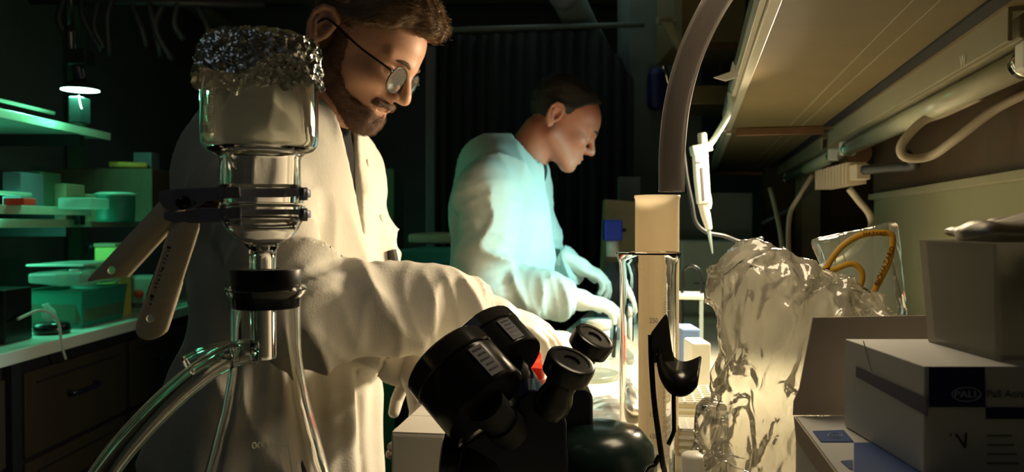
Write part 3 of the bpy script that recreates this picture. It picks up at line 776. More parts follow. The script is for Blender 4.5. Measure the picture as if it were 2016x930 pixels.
# ---------------- under-shelf fluorescent fixtures ----------------
def fixture(u0, u1, z, lab):
    r = empty('fluorescent_light', B((u0+u1)/2, .39, z+.045), BA, lab, 'lamp', None)
    MB().box((u0, .372, z+.012), (u1, .446, z+.043), MB4).build('housing', M['cream'], r, world=True, bevel=.003)
    MB().box((u0-.02, .352, z+.006), (u1+.02, .357, z+.047), MB4).build('reflector', M['cream'], r, world=True, bevel=.001)
    MB().box((u0-.02, .355, z+.040), (u1+.02, .372, z+.046), MB4).build('reflector', M['cream'], r, world=True)
    MB().tube([MB4 @ Vector((u0+.03, .395, z-.008)), MB4 @ Vector((u1-.03, .395, z-.008))], .0185, 24).build('tube', M['tubeglass'], r, True, True)
    for u in (u0+.028, u1-.05):
        MB().tube([MB4 @ Vector((u, .395, z-.008)), MB4 @ Vector((u+.022, .395, z-.008))], .0193, 24).build('end_cap', M['steel'], r, True, True)
    for u in (u0, u1-.03):
        MB().box((u, .376, z-.024), (u+.030, .414, z+.012), MB4).build('socket', M['white'], r, world=True, bevel=.004)
    MB().box((u0+.45, .418, z-.004), (u0+.52, .440, z+.013), MB4).build('switch', M['blackplastic'], r, world=True, bevel=.002)
    return r
F1 = fixture(1.04, 2.26, .205, 'unlit fluorescent tube light fixed under the near shelf')
F2 = fixture(2.42, 3.62, .205, 'second unlit fluorescent light, farther along under the shelf')
text('mark', 'W', .022, M['white'], Matrix.Translation(MB4 @ Vector((1.17, .350, .218))) @ Matrix.Rotation(BA+math.pi/2, 4, 'Z') @ Matrix.Rotation(R(90), 4, 'X'), F1)
o = MB().tube([MB4 @ Vector((2.28, .43, .19)), MB4 @ Vector((2.40, .43, .19))], .034, 24).build('cable_reel', M['brown'], smooth=False)
tag(o, 'brown round fitting between the two fluorescent lights', 'fitting')
# ribbed connector and cables
cb = empty('cable_connector', P(1660, 345, 1.75), 0, 'ribbed beige cable connector hanging below the near fluorescent light', 'connector')
c0 = P(1618, 356, 1.95); c1 = P(1700, 338, 1.62)
MB().box((-.014, -.016, 0), (.014, .016, (c1-c0).length), axisM(c0, c1)).build('body', M['cable'], cb, world=True, bevel=.002)
for k in range(11):
    t = k/11; a = c0.lerp(c1, .05+t*.85); b = c0.lerp(c1, .05+t*.85+.035)
    MB().box((-.020, -.023, 0), (.020, .023, (b-a).length), axisM(a, b)).build('rib', M['cable'], cb, world=True)
def cable(pts, r, m, lab, n=8):
    o = MB().tube(spline(pts, n), r, 10).build('cable', m, smooth=True); tag(o, lab, 'cable'); return o
cable([P(2040, 175, 1.2), P(1960, 215, 1.25), P(1880, 275, 1.3), P(1830, 308, 1.35), P(1783, 310, 1.36), P(1775, 285, 1.36), P(1815, 240, 1.35), P(1860, 222, 1.33), P(1930, 190, 1.25)], .0075, M['cable'], 'thick white cable looping below the near fluorescent light')
cable([P(1672, 372, 1.75), P(1690, 395, 1.75), P(1713, 425, 1.75), P(1712, 455, 1.72), P(1668, 505, 1.6), P(1610, 532, 1.4), P(1570, 560, 1.3)], .0075, M['cable'], 'white cable dropping from the ribbed connector to behind the plastic bag')
cable([P(1516, 372, 2.6), P(1526, 410, 2.5), P(1538, 470, 2.3), P(1545, 560, 2.0)], .007, M['cable'], 'left white cable hanging in the dark gap behind the bag')
cable([P(1600, 345, 2.3), P(1575, 385, 2.3), P(1556, 420, 2.3), P(1552, 480, 2.2), P(1560, 560, 2.0)], .007, M['cable'], 'right white cable hanging in the dark gap behind the bag')
cable([P(1640, 325, 1.9), P(1600, 365, 2.2), P(1560, 408, 2.4), P(1500, 440, 2.5)], .006, M['darkcable'], 'black cable crossing in front of the white hanging cables')
cable([P(1700, 335, 1.6), P(1750, 330, 1.55), P(1800, 325, 1.5), P(1780, 300, 1.5)], .010, M['darkcable'], 'black plug lead right of the ribbed connector')

# ---------------- left bench with green light ----------------
XF = -1.27
lb = empty('lab_bench', (XF-.4, 2.9, 0), 0, 'long left-hand bench with dark wooden drawers under green light', 'bench')
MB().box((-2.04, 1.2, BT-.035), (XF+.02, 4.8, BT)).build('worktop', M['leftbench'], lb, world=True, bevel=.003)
MB().box((-2.04, 1.22, .10), (XF-.03, 4.78, BT-.035)).build('cabinet_body', M['blackmatte'], lb, world=True)
for (y0, y1) in ((1.24, 1.98), (2.06, 2.60), (2.63, 3.15), (3.18, 3.7), (3.73, 4.3)):
    for (z0, z1) in ((.60, BT-.075), (.36, .585), (.12, .345)):
        f = MB().box((XF-.03, y0, z0), (XF-.008, y1, z1)).build('drawer', M['wood'], lb, world=True, bevel=.003)
        for b in (((XF-.008, y0+.05, z1-.035), (XF-.004, y1-.05, z1-.030)),): MB().box(*b).build('groove', M['blackmatte'], f, world=True)
        h = MB().tube(spline([(XF-.01, (y0+y1)/2-.07, z1-.09), (XF+.012, (y0+y1)/2-.06, z1-.095), (XF+.012, (y0+y1)/2+.06, z1-.095), (XF-.01, (y0+y1)/2+.07, z1-.09)], 5), .007, 8).build('handle', M['navyplastic'], f, True, True)
MB().box((XF-.03, 2.0, .1), (XF-.005, 2.04, BT-.04)).build('post', M['blackmatte'], lb, world=True)
def lshelf(z, x0, y1, lab, two=True):
    r = empty('wall_shelf', (x0, 2.2, CZ+z), 0, lab, 'shelf')
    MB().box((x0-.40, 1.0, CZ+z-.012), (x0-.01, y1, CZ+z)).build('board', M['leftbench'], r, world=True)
    MB().box((x0-.012, 1.0, CZ+z-.018), (x0, y1, CZ+z+.008)).build('edge_strip', M['shelfedge'], r, world=True, bevel=.001)
    if two: MB().tube([(x0-.06, 1.0, CZ+z+.045), (x0-.06, y1-.25, CZ+z+.045)], .006, 8).build('guard_rail', M['shelfedge'], r, True, True)
    for y in (1.6, 2.70): MB().box((x0-.38, y, CZ+z-.05), (x0-.03, y+.03, CZ+z-.012)).build('bracket', M['blackmatte'], r, world=True)
    return r
lshelf(.318, -1.45, 2.85, 'upper green-lit metal shelf on the left, just below the round lamp')
lshelf(.045, -1.45, 2.72, 'middle green-lit metal shelf on the left with small boxes')
lshelf(.005, -1.50, 3.3, 'lower dark shelf on the left just under the middle one', False)
for y in (1.75, 2.95, 3.6):
    o = MB().box((-2.03, y, BT), (-1.97, y+.06, 2.3)).build('shelf_post', M['greenbox'])
    tag(o, {1.75: 'nearest green upright carrying the left shelves', 2.95: 'middle green upright carrying the left shelves', 3.6: 'farthest green upright carrying the left shelves'}[y], 'post')
# round green lamp on its black arm
lp = P(158, 178, 2.5)
gl = empty('round_lamp', lp+Vector((0, 0, .03)), 0, 'round glowing green-white lamp on a black hanging arm over the left shelf', 'lamp')
MB().lathe([(0, .0), (.055, 0), (.055, .004), (0, .004)], 48, Matrix.Translation(lp)).build('light_disc', M['greenlamp'], gl, world=True)
MB().lathe([(0, .030), (.03, .028), (.045, .018), (.057, .006), (.0575, .001), (.0555, .001), (.0555, .0045), (0, .0045)], 40, Matrix.Translation(lp)).build('lamp_shade', M['blackplastic'], gl, True, True)
MB().tube(spline([lp+Vector((0, 0, .03)), P(152, 130, 2.5), P(140, 100, 2.5), P(138, 60, 2.5)], 6), .02, 12).build('arm', M['blackplastic'], gl, True, True)
MB().box((-.03, -.03, 0), (.03, .03, .05), Matrix.Translation(P(160, 130, 2.5))).build('hinge', M['blackplastic'], gl, world=True, bevel=.004)
MB().tube([P(138, 62, 2.5), P(138, -150, 2.5)], .012, 10).build('pole', M['blackplastic'], gl, True, True)
MB().tube(spline([P(155, 188, 2.5), P(158, 205, 2.5), P(161, 214, 2.5)], 4), .0016, 6).build('pull_cord', M['greenlamp'], gl, True, True)  # lamplight on the cord is put in as emission
light('green_lamp_light', 'AREA', lp-Vector((0, 0, .006)), lp-Vector((-.12, 0, 1)), 4.8, (.10, 1, .48), .10)
light('green_bench_fill', 'AREA', (-1.62, 2.35, CZ-.03), (-1.40, 2.6, BT), 2.4, (.12, 1, .55), .3)  # added green fill under the shelf for the tub and worktop
lo, hi = pxbox(172, 196, 190, 238, 2.5, .06)
tbox('bottle_case', 'small black case standing on the upper left shelf under the lamp', 'case', (lo[0]-.06, lo[1], CZ+.318), (hi[0]-.06, hi[1], CZ+.318+.085), M['blackplastic'])
# things on the middle shelf
zs_ = CZ+.045
def onshelf(name, px0, px1, h, Y, m, lab, cat, z=None, rz=0, dep=.12):
    a, b = P(px0, 0, Y).x, P(px1, 0, Y).x; z = zs_ if z is None else z
    return tbox(name, lab, cat, (a, Y, z), (b, Y+dep, z+h), m, rz)
onshelf('storage_box', 0, 38, .115, 2.45, M['greybox'], 'grey purple box at the far left of the middle shelf', 'box')
onshelf('storage_box', 46, 76, .125, 2.58, M['greenbox'], 'green box beside the grey purple one on the middle shelf', 'box')
onshelf('storage_box', 102, 126, .13, 2.66, M['beige'], 'tall narrow beige box on the middle shelf', 'box', z=CZ+.005)
onshelf('storage_box', 118, 190, .10, 2.80, M['beige'], 'wide beige carton behind the tall narrow one', 'box', z=CZ+.005)
o = MB().tube([P(216, 324, 2.96), P(290, 326, 2.99)], .012, 10).build('wooden_rod', mat('orange_wood', (.55, .28, .06), .5), smooth=True); tag(o, 'orange brown rod lying above the green container', 'rod')
lo, hi = pxbox(262, 298, 300, 326, 3.02, .07); lo = (lo[0], lo[1], P(0, 324, 2.925).z-.0135)
o = MB().box(lo, hi).build('small_case', M['greybox'], bevel=.004); tag(o, 'small grey case at the right end of the orange rod', 'case')
lo, hi = pxbox(120, 300, 328, 333, 3.0, .1)
tbox('support_board', 'thin dark board behind the beige cartons', 'board', (lo[0], 2.93, CZ+.005), (hi[0]+.03, 3.10, P(0, 324, 2.925).z-.014), M['woodpanel'])
c = P(228, 420, 2.62); c.z = CZ+.005
r = empty('round_container', c, 0, 'round clear green-lit container at the right end of the shelf', 'container')
MB().lathe([(0, 0), (.055, 0), (.058, .01), (.060, .085), (.062, .09), (.058, .09), (.055, .012), (0, .008)], 32).build('body', M['tealplastic'], r, True)
MB().lathe([(0, .098), (.050, .098), (.066, .092), (.066, .087), (0, .087)], 32).build('lid', M['clearplastic'], r, True)
o = onshelf('folded_tray', 110, 175, .035, 2.45, M['clearplastic'], 'small clear tray on the middle shelf front', 'tray')
c = P(35, 0, 2.3); c.z = zs_+.008
o = MB().box((-.03, -.03, 0), (.03, .03, .02), Matrix.Translation(c)).build('red_box', M['red'], bevel=.002); tag(o, 'small red item lying on the middle shelf', 'box')
# things on the left bench
def G(px, py): 
    a = P(px, py, 1); k = (BT-CZ)/(a.z-CZ); v = P(px, py, k); v.z = BT; return v
def tubbox(name, lo, hi, rz, m, lab, cat):
    c = ((lo[0]+hi[0])/2, (lo[1]+hi[1])/2, lo[2]); r = empty(name, c, rz, lab, cat); w, d, h = [(b-a)/2 for a, b in zip(lo, hi)]; h *= 2
    q = MB(); k = .90; t = .003
    def ring(s, z, i=0): return [(x*(w*s-i), y*(d*s-i), z) for x, y in ((-1, -1), (1, -1), (1, 1), (-1, 1))]
    rows = [ring(k, 0), ring(1, h), ring(1.05, h), ring(1.05, h-.006), ring(1.0, h-.006, t), ring(k, t, t)]
    vs = [[q.bm.verts.new(v) for v in rr_] for rr_ in rows[:3]]+[[q.bm.verts.new(v) for v in ring(1.0, h, t)], [q.bm.verts.new(v) for v in ring(k, t, t)]]
    for a, b in zip(vs, vs[1:]):
        for i in range(4): q.bm.faces.new([a[i], a[(i+1) % 4], b[(i+1) % 4], b[i]])
    q.bm.faces.new(vs[0][::-1]); q.bm.faces.new(vs[-1])
    q.build('body', m, r, bevel=.003); return r
t = tubbox('plastic_tub', (-1.50, 2.38, BT), (-1.30, 2.66, BT+.115), R(0), M['tealplastic'], 'green-lit translucent plastic tub on the left bench', 'tub')
MB().box((-.095, -.135, .006), (.095, .135, .10)).build('contents', M['greenbox'], t, bevel=.02)
o = crumple_slab('packed_bags', Vector((-1.40, 2.52, BT+.150)), (.09, .12, .022), M['clearplastic'], .010, 'clear plastic bags heaped on top of the green-lit tub', 'bag', 40)
tbox('folded_towel', 'pale green sheet lying across the heaped bags on the tub', 'sheet', (-1.51, 2.44, BT+.185), (-1.33, 2.68, BT+.193), M['paleteal'])
c = G(20, 700); tbox('bench_instrument', 'black instrument at the left edge of the green-lit bench', 'instrument', (-1.47, 2.06, BT), (-1.33, 2.18, BT+.145), M['blackplastic'])
o = MB().lathe([(0, 0), (.045, 0), (.05, .01), (.045, .03), (.02, .035), (0, .035)], 28, Matrix.Translation((-1.335, 2.28, BT))).build('rubber_disc', M['blackplastic'], smooth=True); tag(o, 'low black rounded foot on the bench in front of the tub', 'foot')
o = MB().lathe([(0, 0), (.018, 0), (.019, .03), (.010, .045), (.010, .055), (0, .055)], 20, Matrix.Translation((-1.335, 2.28, BT+.035)) @ Matrix.Rotation(R(-20), 4, 'Y')).build('small_vial', M['clearplastic'], smooth=True); tag(o, 'small clear vial on the black foot in front of the tub', 'vial')
cable([Vector((-1.29, 2.05, BT+.07)), Vector((-1.27, 2.12, BT+.085)), Vector((-1.255, 2.17, BT+.05)), Vector((-1.25, 2.18, BT-.02)), Vector((-1.245, 2.19, BT-.06))], .004, M['paleteal'], 'thin pale tube curling over the left bench edge')
cable([Vector((-1.36, 2.42, BT+.175)), Vector((-1.31, 2.5, BT+.165)), Vector((-1.29, 2.58, BT+.14)), Vector((-1.31, 2.60, BT+.12))], .004, M['paleteal'], 'thin pale tube curling over the heaped bags')
def bottle(name, c, r0, h, m, capm, lab, neck=.35):
    r = empty(name, c, 0, lab, 'bottle')
    MB().lathe([(0, 0), (r0*.95, 0), (r0, .004), (r0, h*.66), (r0*.8, h*.76), (r0*neck, h*.84), (r0*neck, h*.9), (0, h*.9)], 28).build('body', m, r, True)
    MB().lathe([(0, h), (r0*neck*1.25, h*.995), (r0*neck*1.3, h*.88), (0, h*.88)], 24).build('cap', capm, r, True)
    return r
tbox('detergent_box', 'yellow green upright box behind the green-lit tub', 'box', (-1.46, 2.75, BT), (-1.37, 2.83, BT+.235), M['yellow'])
tbox('wood_block', 'small pale wooden block on top of the yellow green box', 'block', (-1.47, 2.76, BT+.235), (-1.39, 2.82, BT+.25), M['beige'])
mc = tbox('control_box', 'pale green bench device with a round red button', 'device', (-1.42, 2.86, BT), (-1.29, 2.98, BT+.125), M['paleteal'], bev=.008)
MB().lathe([(0, .012), (.014, .010), (.016, 0), (0, 0)], 20, Matrix.Translation((.0, -.061, .065)) @ Matrix.Rotation(R(90), 4, 'X')).build('button', M['red'], mc, True)
MB().box((-.05, -.062, .012), (.05, -.059, .03)).build('slot', M['greybox'], mc)
tbox('yellow_instrument', 'small yellow device with a black knob beside the tub', 'device', (-1.40, 2.68, BT), (-1.33, 2.75, BT+.10), M['yellow'])
o = MB().tube([(-1.365, 2.67, BT+.07), (-1.365, 2.655, BT+.07)], .010, 16).build('knob', M['blackplastic']); o.parent = bpy.data.objects['yellow_instrument']; to_local(o)
bottle('wash_bottle', Vector((-1.36, 3.12, BT)), .035, .24, M['clearplastic'], M['white'], 'clear bottle with white cap right of the device with the red button')
bottle('reagent_bottle', Vector((-1.42, 3.28, BT)), .042, .22, M['beige'], M['blackplastic'], 'beige bottle with black cap behind the clear capped one')
bottle('reagent_bottle', Vector((-1.56, 2.93, BT)), .05, .25, M['blackplastic'], M['blackplastic'], 'dark bottle at the back of the left bench behind the yellow green box')
tbox('shallow_tray', 'shallow tray with a green-lit rim at the back of the left bench', 'tray', (-1.86, 3.12, BT+.15), (-1.66, 3.27, BT+.20), M['leftbench'])
bpy.data.objects['shallow_tray'].location.z = BT
o = onshelf('equipment_case', 96, 160, .13, 2.98, M['greybox'], 'grey case at the back of the left bench behind the tub', 'case', z=BT)

# ---- the two people ----
def hl1(q):
    x, y, z = q[:, 0], np.abs(q[:, 1]), q[:, 2]
    L = np.interp(x, [-.2, -.03, -.012, .004, .022, .032, .060, .080, .100, .2], [-.055, -.045, .006, -.002, .0, .038, .055, .068, .083, .088])
    return sstep(z-L, -.004, .005)
def hlen1(q): return .0045+.014*sstep(q[:, 2], .075, .115)+.010*sstep(q[:, 0], .02, .09)*sstep(q[:, 2], .07, .1)
def hl2(q):
    x, y, z = q[:, 0], np.abs(q[:, 1]), q[:, 2]
    L = np.interp(x, [-.2, -.03, -.012, .004, .020, .028, .05, .075, .095, .2], [-.05, -.035, .008, .004, .008, .045, .075, .100, .118, .20])
    return sstep(z-L, -.004, .006)
def hlen2(q): return .004+.006*(1-sstep(q[:, 0], -.03, .01))+.005*sstep(q[:, 2], .08, .11)
one = dict(foot=Vector((-.44, 1.26, 0)), chest=P(573, 455, 1.27), face=(.95, -.31, 0), lean=-.035,
    head=P(684, 84, 1.25), yaw=R(-13), roll=R(0), pitch=R(38), neckbase=P(606, 268, 1.27), hs=.95,
    arms=[[P(482, 356, 1.12), P(590, 622, 1.05), P(952, 612, 1.17)], [P(672, 345, 1.40), P(700, 600, 1.34), P(822, 705, 1.20)]],
    curl=[(12, 16, 12), (14, 20, 16)], hx=[(1, .15, -.38), (.02, -.22, -1)], hz=[(.35, -.25, 1), (1, .3, 0)],
    bx=(-.60, .03), by=(.88, 1.56), zs=(.75, .98, 1.72), step=.0025, cstep=.0045,
    hairline=hl1, hairlen=hlen1, hn=1.0, hairmat=M['hair'], browmat=M['beard'], beard=True, glasses=True,
    tufts=[((.083, .0, .106), (.036, .056, .025)), ((.045, 0, .122), (.05, .058, .024))], skin=M['skin'], coat=M['coat'], shn=.10, vee=.040, extra=[(P(540, 262, 1.28), (.11, .14, .08)), (P(492, 318, 1.24), (.075, .10, .07))])
two = dict(foot=Vector((-.06, 2.12, 0)), chest=P(992, 470, 2.13), face=(.99, -.14, 0), lean=-.08,
    head=P(1090, 238, 2.12), yaw=R(6), roll=0, pitch=R(33), neckbase=P(1028, 322, 2.13), hs=.95,
    arms=[[P(955, 372, 1.96), P(948, 580, 1.93), P(1128, 588, 1.96)], [P(1040, 370, 2.28), P(1060, 560, 2.28), P(1128, 520, 2.20)]],
    curl=[(14, 20, 16), (20, 28, 20)], hx=[(1, .05, -.22), (1, .0, -.45)], hz=[(.22, -.2, 1), (.3, -.2, 1)],
    bx=(-.32, .24), by=(1.78, 2.42), zs=(.75, .98, 1.68), step=.0032, cstep=.006,
    hairline=hl2, hairlen=hlen2, hn=.6, hairmat=M['hair2'], browmat=M['hair2'], beard=False, glasses=False,
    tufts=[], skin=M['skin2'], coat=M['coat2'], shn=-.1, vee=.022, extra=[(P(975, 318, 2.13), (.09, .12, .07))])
p1 = person('bearded person in black glasses and cream lab coat bending over the bench', one)
p2 = person('clean-shaven person with cropped dark hair in white lab coat under pale green light', two)

def part_of(root, nm): return [o for o in root.children if o.name.split('.')[0] == nm][0]
r1, T1_, H1 = p1
hs_ = part_of(r1, 'hair'); bs_ = part_of(r1, 'beard'); ct = part_of(r1, 'lab_coat')
M['strand'] = mat('hair_fibre', (.20, .12, .06), .45, noise=.5, nscale=200)
M['bstrand'] = mat('beard_fibre', (.13, .065, .035), .5, noise=.5, nscale=200)
strands(hs_, 4600, .012, .0020, .00035, M['strand'], r1, H1, lambda h: (1, h.y*4, .5) if h.z > .075 else (-.5, 0, -1), lambda h: h.z > .0 and h.z < .2)
strands(bs_, 3200, .0045, .0016, .00022, M['bstrand'], r1, H1, lambda h: (.4, 0, -1), lambda h: True, 2, 'beard_strands')
r2, T2_, H2 = p2
strands(part_of(r2, 'hair'), 1800, .009, .0014, .0004, M['hair2'], r2, H2, lambda h: (.6, 0, .1) if h.z > .08 else (-.4, 0, -1), lambda h: True, 3)
for (px, py) in ((724, 322), (752, 430)):
    l, n_ = hit(px, py, ct)
    if l is not None and l.y < 1.7:
        MB().lathe([(0, .0022), (.006, .0022), (.0072, .001), (.0070, 0), (0, 0)], 20, axisM(l, l+n_)).build('button', M['whitebox'], ct, True, True)
l, n_ = hit(762, 505, ct)
yb = l.y if l is not None and l.y < 1.6 else 1.36
MB().box((-.013, -.004, -.026), (.013, .006, .026), Matrix.Translation(P(770, 524, yb+.002)) @ Matrix.Rotation(R(-25), 4, 'Z') @ Matrix.Rotation(R(-14), 4, 'Y')).build('badge', M['blackplastic'], r1, world=True)

# ---------------- filtration set in the foreground ----------------
FY = .53; FX = P(521, 0, FY).x
def zy(y): return P(521, y, FY).z
fl = empty('side_arm_flask', (FX, FY, BT), 0, 'large clear glass side-arm flask standing nearest on the bench', 'flask')
def prof2(outer, t, bottom=None):      # closed lathe profile with wall thickness t
    inner = [(max(r-t, 0), z) for r, z in outer]; return outer+inner[::-1]
op = [(.0258, zy(564)), (.0268, zy(570)), (.0258, zy(577)), (.0232, zy(586)), (.0226, zy(600)), (.0226, zy(680)), (.0232, zy(705)), (.0250, zy(745)), (.0285, zy(800)), (.0345, zy(865)), (.0405, zy(930)), (.051, zy(1020)), (.064, zy(1110)), (.077, zy(1190)), (.0815, BT+.02), (.078, BT+.006), (.070, BT+.0005), (0, BT+.0005)]
ip = [(max(r-.0022, 0), z) for r, z in op]; ip[-1] = (0, BT+.004); ip[-2] = (.068, BT+.004); ip[0] = (.0236, zy(564))
X0 = Matrix.Translation((FX, FY, 0))
MB().lathe(op+ip[::-1], 72, X0, close=True).build('body', M['glass'], fl, world=True, auto=32)
sa = P(505, 692, FY)
sp = [Vector((FX-.021, FY, sa.z)), Vector((FX-.030, FY, sa.z-.0005)), Vector((FX-.042, FY-.002, sa.z-.004)), Vector((FX-.052, FY-.004, sa.z-.009))]
MB().tube(spline(sp, 6), [.0068]*19, 20, inner=.0048).build('side_arm', M['glass'], fl, True, True)
tM = Matrix.Translation((P(515, 879, .562).x, FY+.0345, P(515, 879, .562).z)) @ Matrix.Rotation(math.pi, 4, 'Z') @ Matrix.Rotation(R(90), 4, 'X')
text('volume_mark', '2000', .0068, M['etch'], tM, fl, depth=.0003, xs=1.25)
a, b, c_ = P(541, 877, .566), P(568, 877, .563), P(577, 935, .566)
MB().tube([a, b], .00045, 6).build('mark_line', M['etch'], fl, world=True); MB().tube([b, c_], .00045, 6).build('mark_line', M['etch'], fl, world=True)
hose = MB().tube(spline([P(508, 692, .53)+Vector((0, 0, 0)), P(480, 693, .527), P(440, 707, .52), P(385, 742, .51), P(310, 808, .50), P(232, 895, .49), P(180, 975, .48), P(150, 1060, .475)], 10), .0085, 24, inner=.0058).build('vacuum_hose', M['hose'], smooth=True)
tag(hose, 'clear thick-walled hose curving down left from the flask side arm', 'hose')
# rubber stopper
sto = MB().lathe([(.0088, zy(529)), (.0225, zy(529)), (.0232, zy(532)), (.0225, zy(560)), (.0206, zy(604)), (.0200, zy(606)), (.0088, zy(606))], 56, X0, close=True).build('rubber_stopper', M['rubber'], auto=40)
tag(sto, 'black rubber stopper plugged in the neck of the large flask', 'stopper')
# glass filter base with stem
XB = Matrix.Translation((P(515, 0, FY).x, FY, 0))
o1 = [(.0262, zy(404)), (.0280, zy(406)), (.0280, zy(432)), (.0255, zy(438)), (.0232, zy(452)), (.0185, zy(468)), (.0120, zy(480)), (.0092, zy(492)), (.0086, zy(510)), (.0086, zy(700)), (.0078, zy(706))]
i1 = [(.0070, zy(706)), (.0066, zy(700)), (.0066, zy(492)), (.0090, zy(484)), (.0160, zy(472)), (.0210, zy(454)), (.0228, zy(440)), (.0236, zy(430)), (.0236, zy(404))]
fb = MB().lathe(o1+i1, 64, XB, close=True).build('glass_filter_holder', M['glass'], auto=32)
tag(fb, 'clear glass filter base with a round bowl and stem in the stopper', 'filter base')
fd = MB().lathe([(0, zy(402.5)), (.0235, zy(402.5)), (.0235, zy(408)), (0, zy(408))], 48, XB).build('frit_disc', M['tub'], fb, auto=40)
# funnel
XU = Matrix.Translation((P(511, 0, FY).x, FY, 0))
o2 = [(.0380, zy(110)), (.0380, zy(270)), (.0376, zy(285)), (.0345, zy(298)), (.0300, zy(304)), (.0268, zy(309)), (.0262, zy(316)), (.0262, zy(366)), (.0282, zy(372)), (.0282, zy(400)), (.0236, zy(401))]
i2 = [(.0236, zy(396)), (.0238, zy(312)), (.0262, zy(300)), (.0330, zy(291)), (.0352, zy(280)), (.0356, zy(268)), (.0356, zy(110))]
fu = MB().lathe(o2+i2, 80, XU, close=True).build('filter_funnel', M['glass'], auto=32)
tag(fu, 'clear cylindrical glass filter funnel under crumpled foil', 'funnel')
MB().lathe([(.0350, zy(150)), (.0350, zy(268)), (.0345, zy(280)), (.0320, zy(290))], 60, XU).build('haze_film', film('glass_haze', (.75, .74, .62), .80, .3, .5, .02), fu, True, True)  # added sheet: dirty glass, with its grey reflections put into the colour
def onfun(ang, z, r=.0383): return XU @ Vector((r*math.sin(ang), -r*math.cos(ang), z))
mk = MB()
mk.tube([onfun(R(-28), zy(165)), onfun(R(-28), zy(272))], .0004, 6)
for k in range(6):
    z = zy(186+k*17); mk.tube([onfun(R(-28-j*4), z) for j in range(6 if k % 2 == 0 else 5)], .00035, 6)
mk.build('graduation', M['etch'], fu, world=True)
text('lettering', 'MMM', .007, M['etch'], Matrix.Translation(XU @ Vector((.012, -.0372, zy(185)))) @ Matrix.Rotation(R(90), 4, 'X'), fu) if False else None
# clamp
cl = empty('spring_clamp', P(360, 405, FY), 0, 'metal spring clamp with two pale handles gripping the glass flange', 'clamp')
def pxprism(poly, Y, t, name, m, par, bev=.0008):
    q = MB(); a = [q.bm.verts.new(P(x, y, Y)) for x, y in poly]; b = [q.bm.verts.new(P(x, y, Y)+Vector((0, t, 0))) for x, y in poly]; n = len(poly)
    q.bm.faces.new(a); q.bm.faces.new(b[::-1])
    for k in range(n): q.bm.faces.new([a[k], b[k], b[(k+1) % n], a[(k+1) % n]])
    return q.build(name, m, par, world=True, bevel=bev)
def jaw(y0, y1, nm, plate):
    q = MB(); cx = P(515, 0, FY).x; n = 26; rows = []
    for k in range(n+1):               # band round the back of the flange, from the plate to the free tip
        a = R(198-215*k/n); rows.append(a)
    vs = [[q.bm.verts.new((cx+r*math.cos(a), FY+r*math.sin(a), z)) for r, z in ((.0300, zy(y0+5)), (.0315, zy(y0+5)), (.0315, zy(y1-8)), (.0300, zy(y1-8)))] for a in rows]
    for a, b in zip(vs, vs[1:]):
        for k in range(4): q.bm.faces.new([a[k], a[(k+1) % 4], b[(k+1) % 4], b[k]])
    q.bm.faces.new(vs[0]); q.bm.faces.new(vs[-1][::-1])
    q.build(nm, M['anodised'], cl, True, True, bevel=.0006)
    pxprism(plate, FY-.010, .0022, 'jaw_plate', M['anodised'], cl)
jaw(368, 396, 'jaw', [(312, 378), (345, 371), (420, 368), (470, 364), (474, 390), (430, 393), (405, 397), (392, 406), (376, 412), (340, 416), (322, 410), (312, 396)])
jaw(409, 437, 'jaw', [(322, 419), (345, 417), (380, 414), (398, 408), (440, 411), (474, 409), (474, 434), (400, 440), (340, 439), (322, 432)])
for y in (382, 423):
    a = P(605, y, FY-.002); MB().tube([P(588, y, FY-.004), a], .0044, 12).build('jaw_tip', M['anodised'], cl, True, True)
MB().lathe([(0, .0045), (.0038, .0040), (.0046, .0015), (.0046, 0), (0, 0)], 24, Matrix.Translation(P(362, 400, FY-.010)) @ Matrix.Rotation(R(90), 4, 'X')).build('screw', M['blackplastic'], cl, True, True)
MB().tube([P(383, 400, FY-.007), P(432, 403, FY-.004)], .0035, 12).build('spring', M['brown'], cl, True, True)
def handle(a, b, wid, kind, nm='handle'):
    a, b = Vector(a), Vector(b); L = (b-a).length; X = (b-a).normalized(); N = Vector((0, -1, .15)); T_ = frame_from(a, X, N)
    def f(p):
        x, y, z = p[:, 0], p[:, 1], p[:, 2]; r = wid*1.02
        sh = np.abs(np.hypot(y, z+r*.72)-r)-.0009; sh = smax(sh, -(z+r*.62), .0006)
        if kind == 2: c2 = np.hypot(np.maximum(x-(L-wid), 0)+np.minimum(x-.002, 0), y)-wid*(.86+.14*np.clip(x/L, 0, 1))
        else: c2 = np.maximum(np.maximum((x+y*1.15)-L+wid*.4, -x), np.abs(y)-wid)
        d = smax(sh, c2, .0008)
        d = smax(d, -(np.hypot(x-(L-wid*1.35), y-(0.0 if kind == 2 else .1*wid))-.0024), .0004)
        return smax(d, -(np.abs(x-L*.16)-.0006+1e3*(np.abs(y) > wid)) if False else d-1, .001) if False else d
    return sdf_obj(nm, f, ([(-.004, L+.004, .0009)], [(-wid-.003, wid+.003, .0007)], [(-wid-.001, wid+.002, .0007)]), M['aluminium'], cl, xf=T_), T_, L
h1, T1, L1 = handle(P(345, 398, FY-.004), P(196, 560, FY-.010), .0095, 1)
h2, T2, L2 = handle(P(366, 436, FY-.006), P(286, 668, FY-.010), .0108, 2)
TT = T2 @ Matrix.Translation((L2*.46, -.0022, .0036))
for k, w in enumerate([1, .35, .8, .35, .35, 1.4, .4, .4, .9, .35, .6, .35, 1.3, .5, .8]):
    x = -.019+k*.0028
    MB().box((x, -.0024+.0007*(k % 3), 0), (x+.0016*w, .0024, .0002), TT).build('stamped_mark', M['ink'], h2, world=True)
MB().box((-.017, -.0052, -.0004), (.017, -.0048, .0001), TT).build('stamped_line', M['greyink'], h2, world=True)
MB().box((-.022, .0058, -.0010), (.020, .0062, -.0005), TT).build('stamped_line', M['greyink'], h2, world=True)
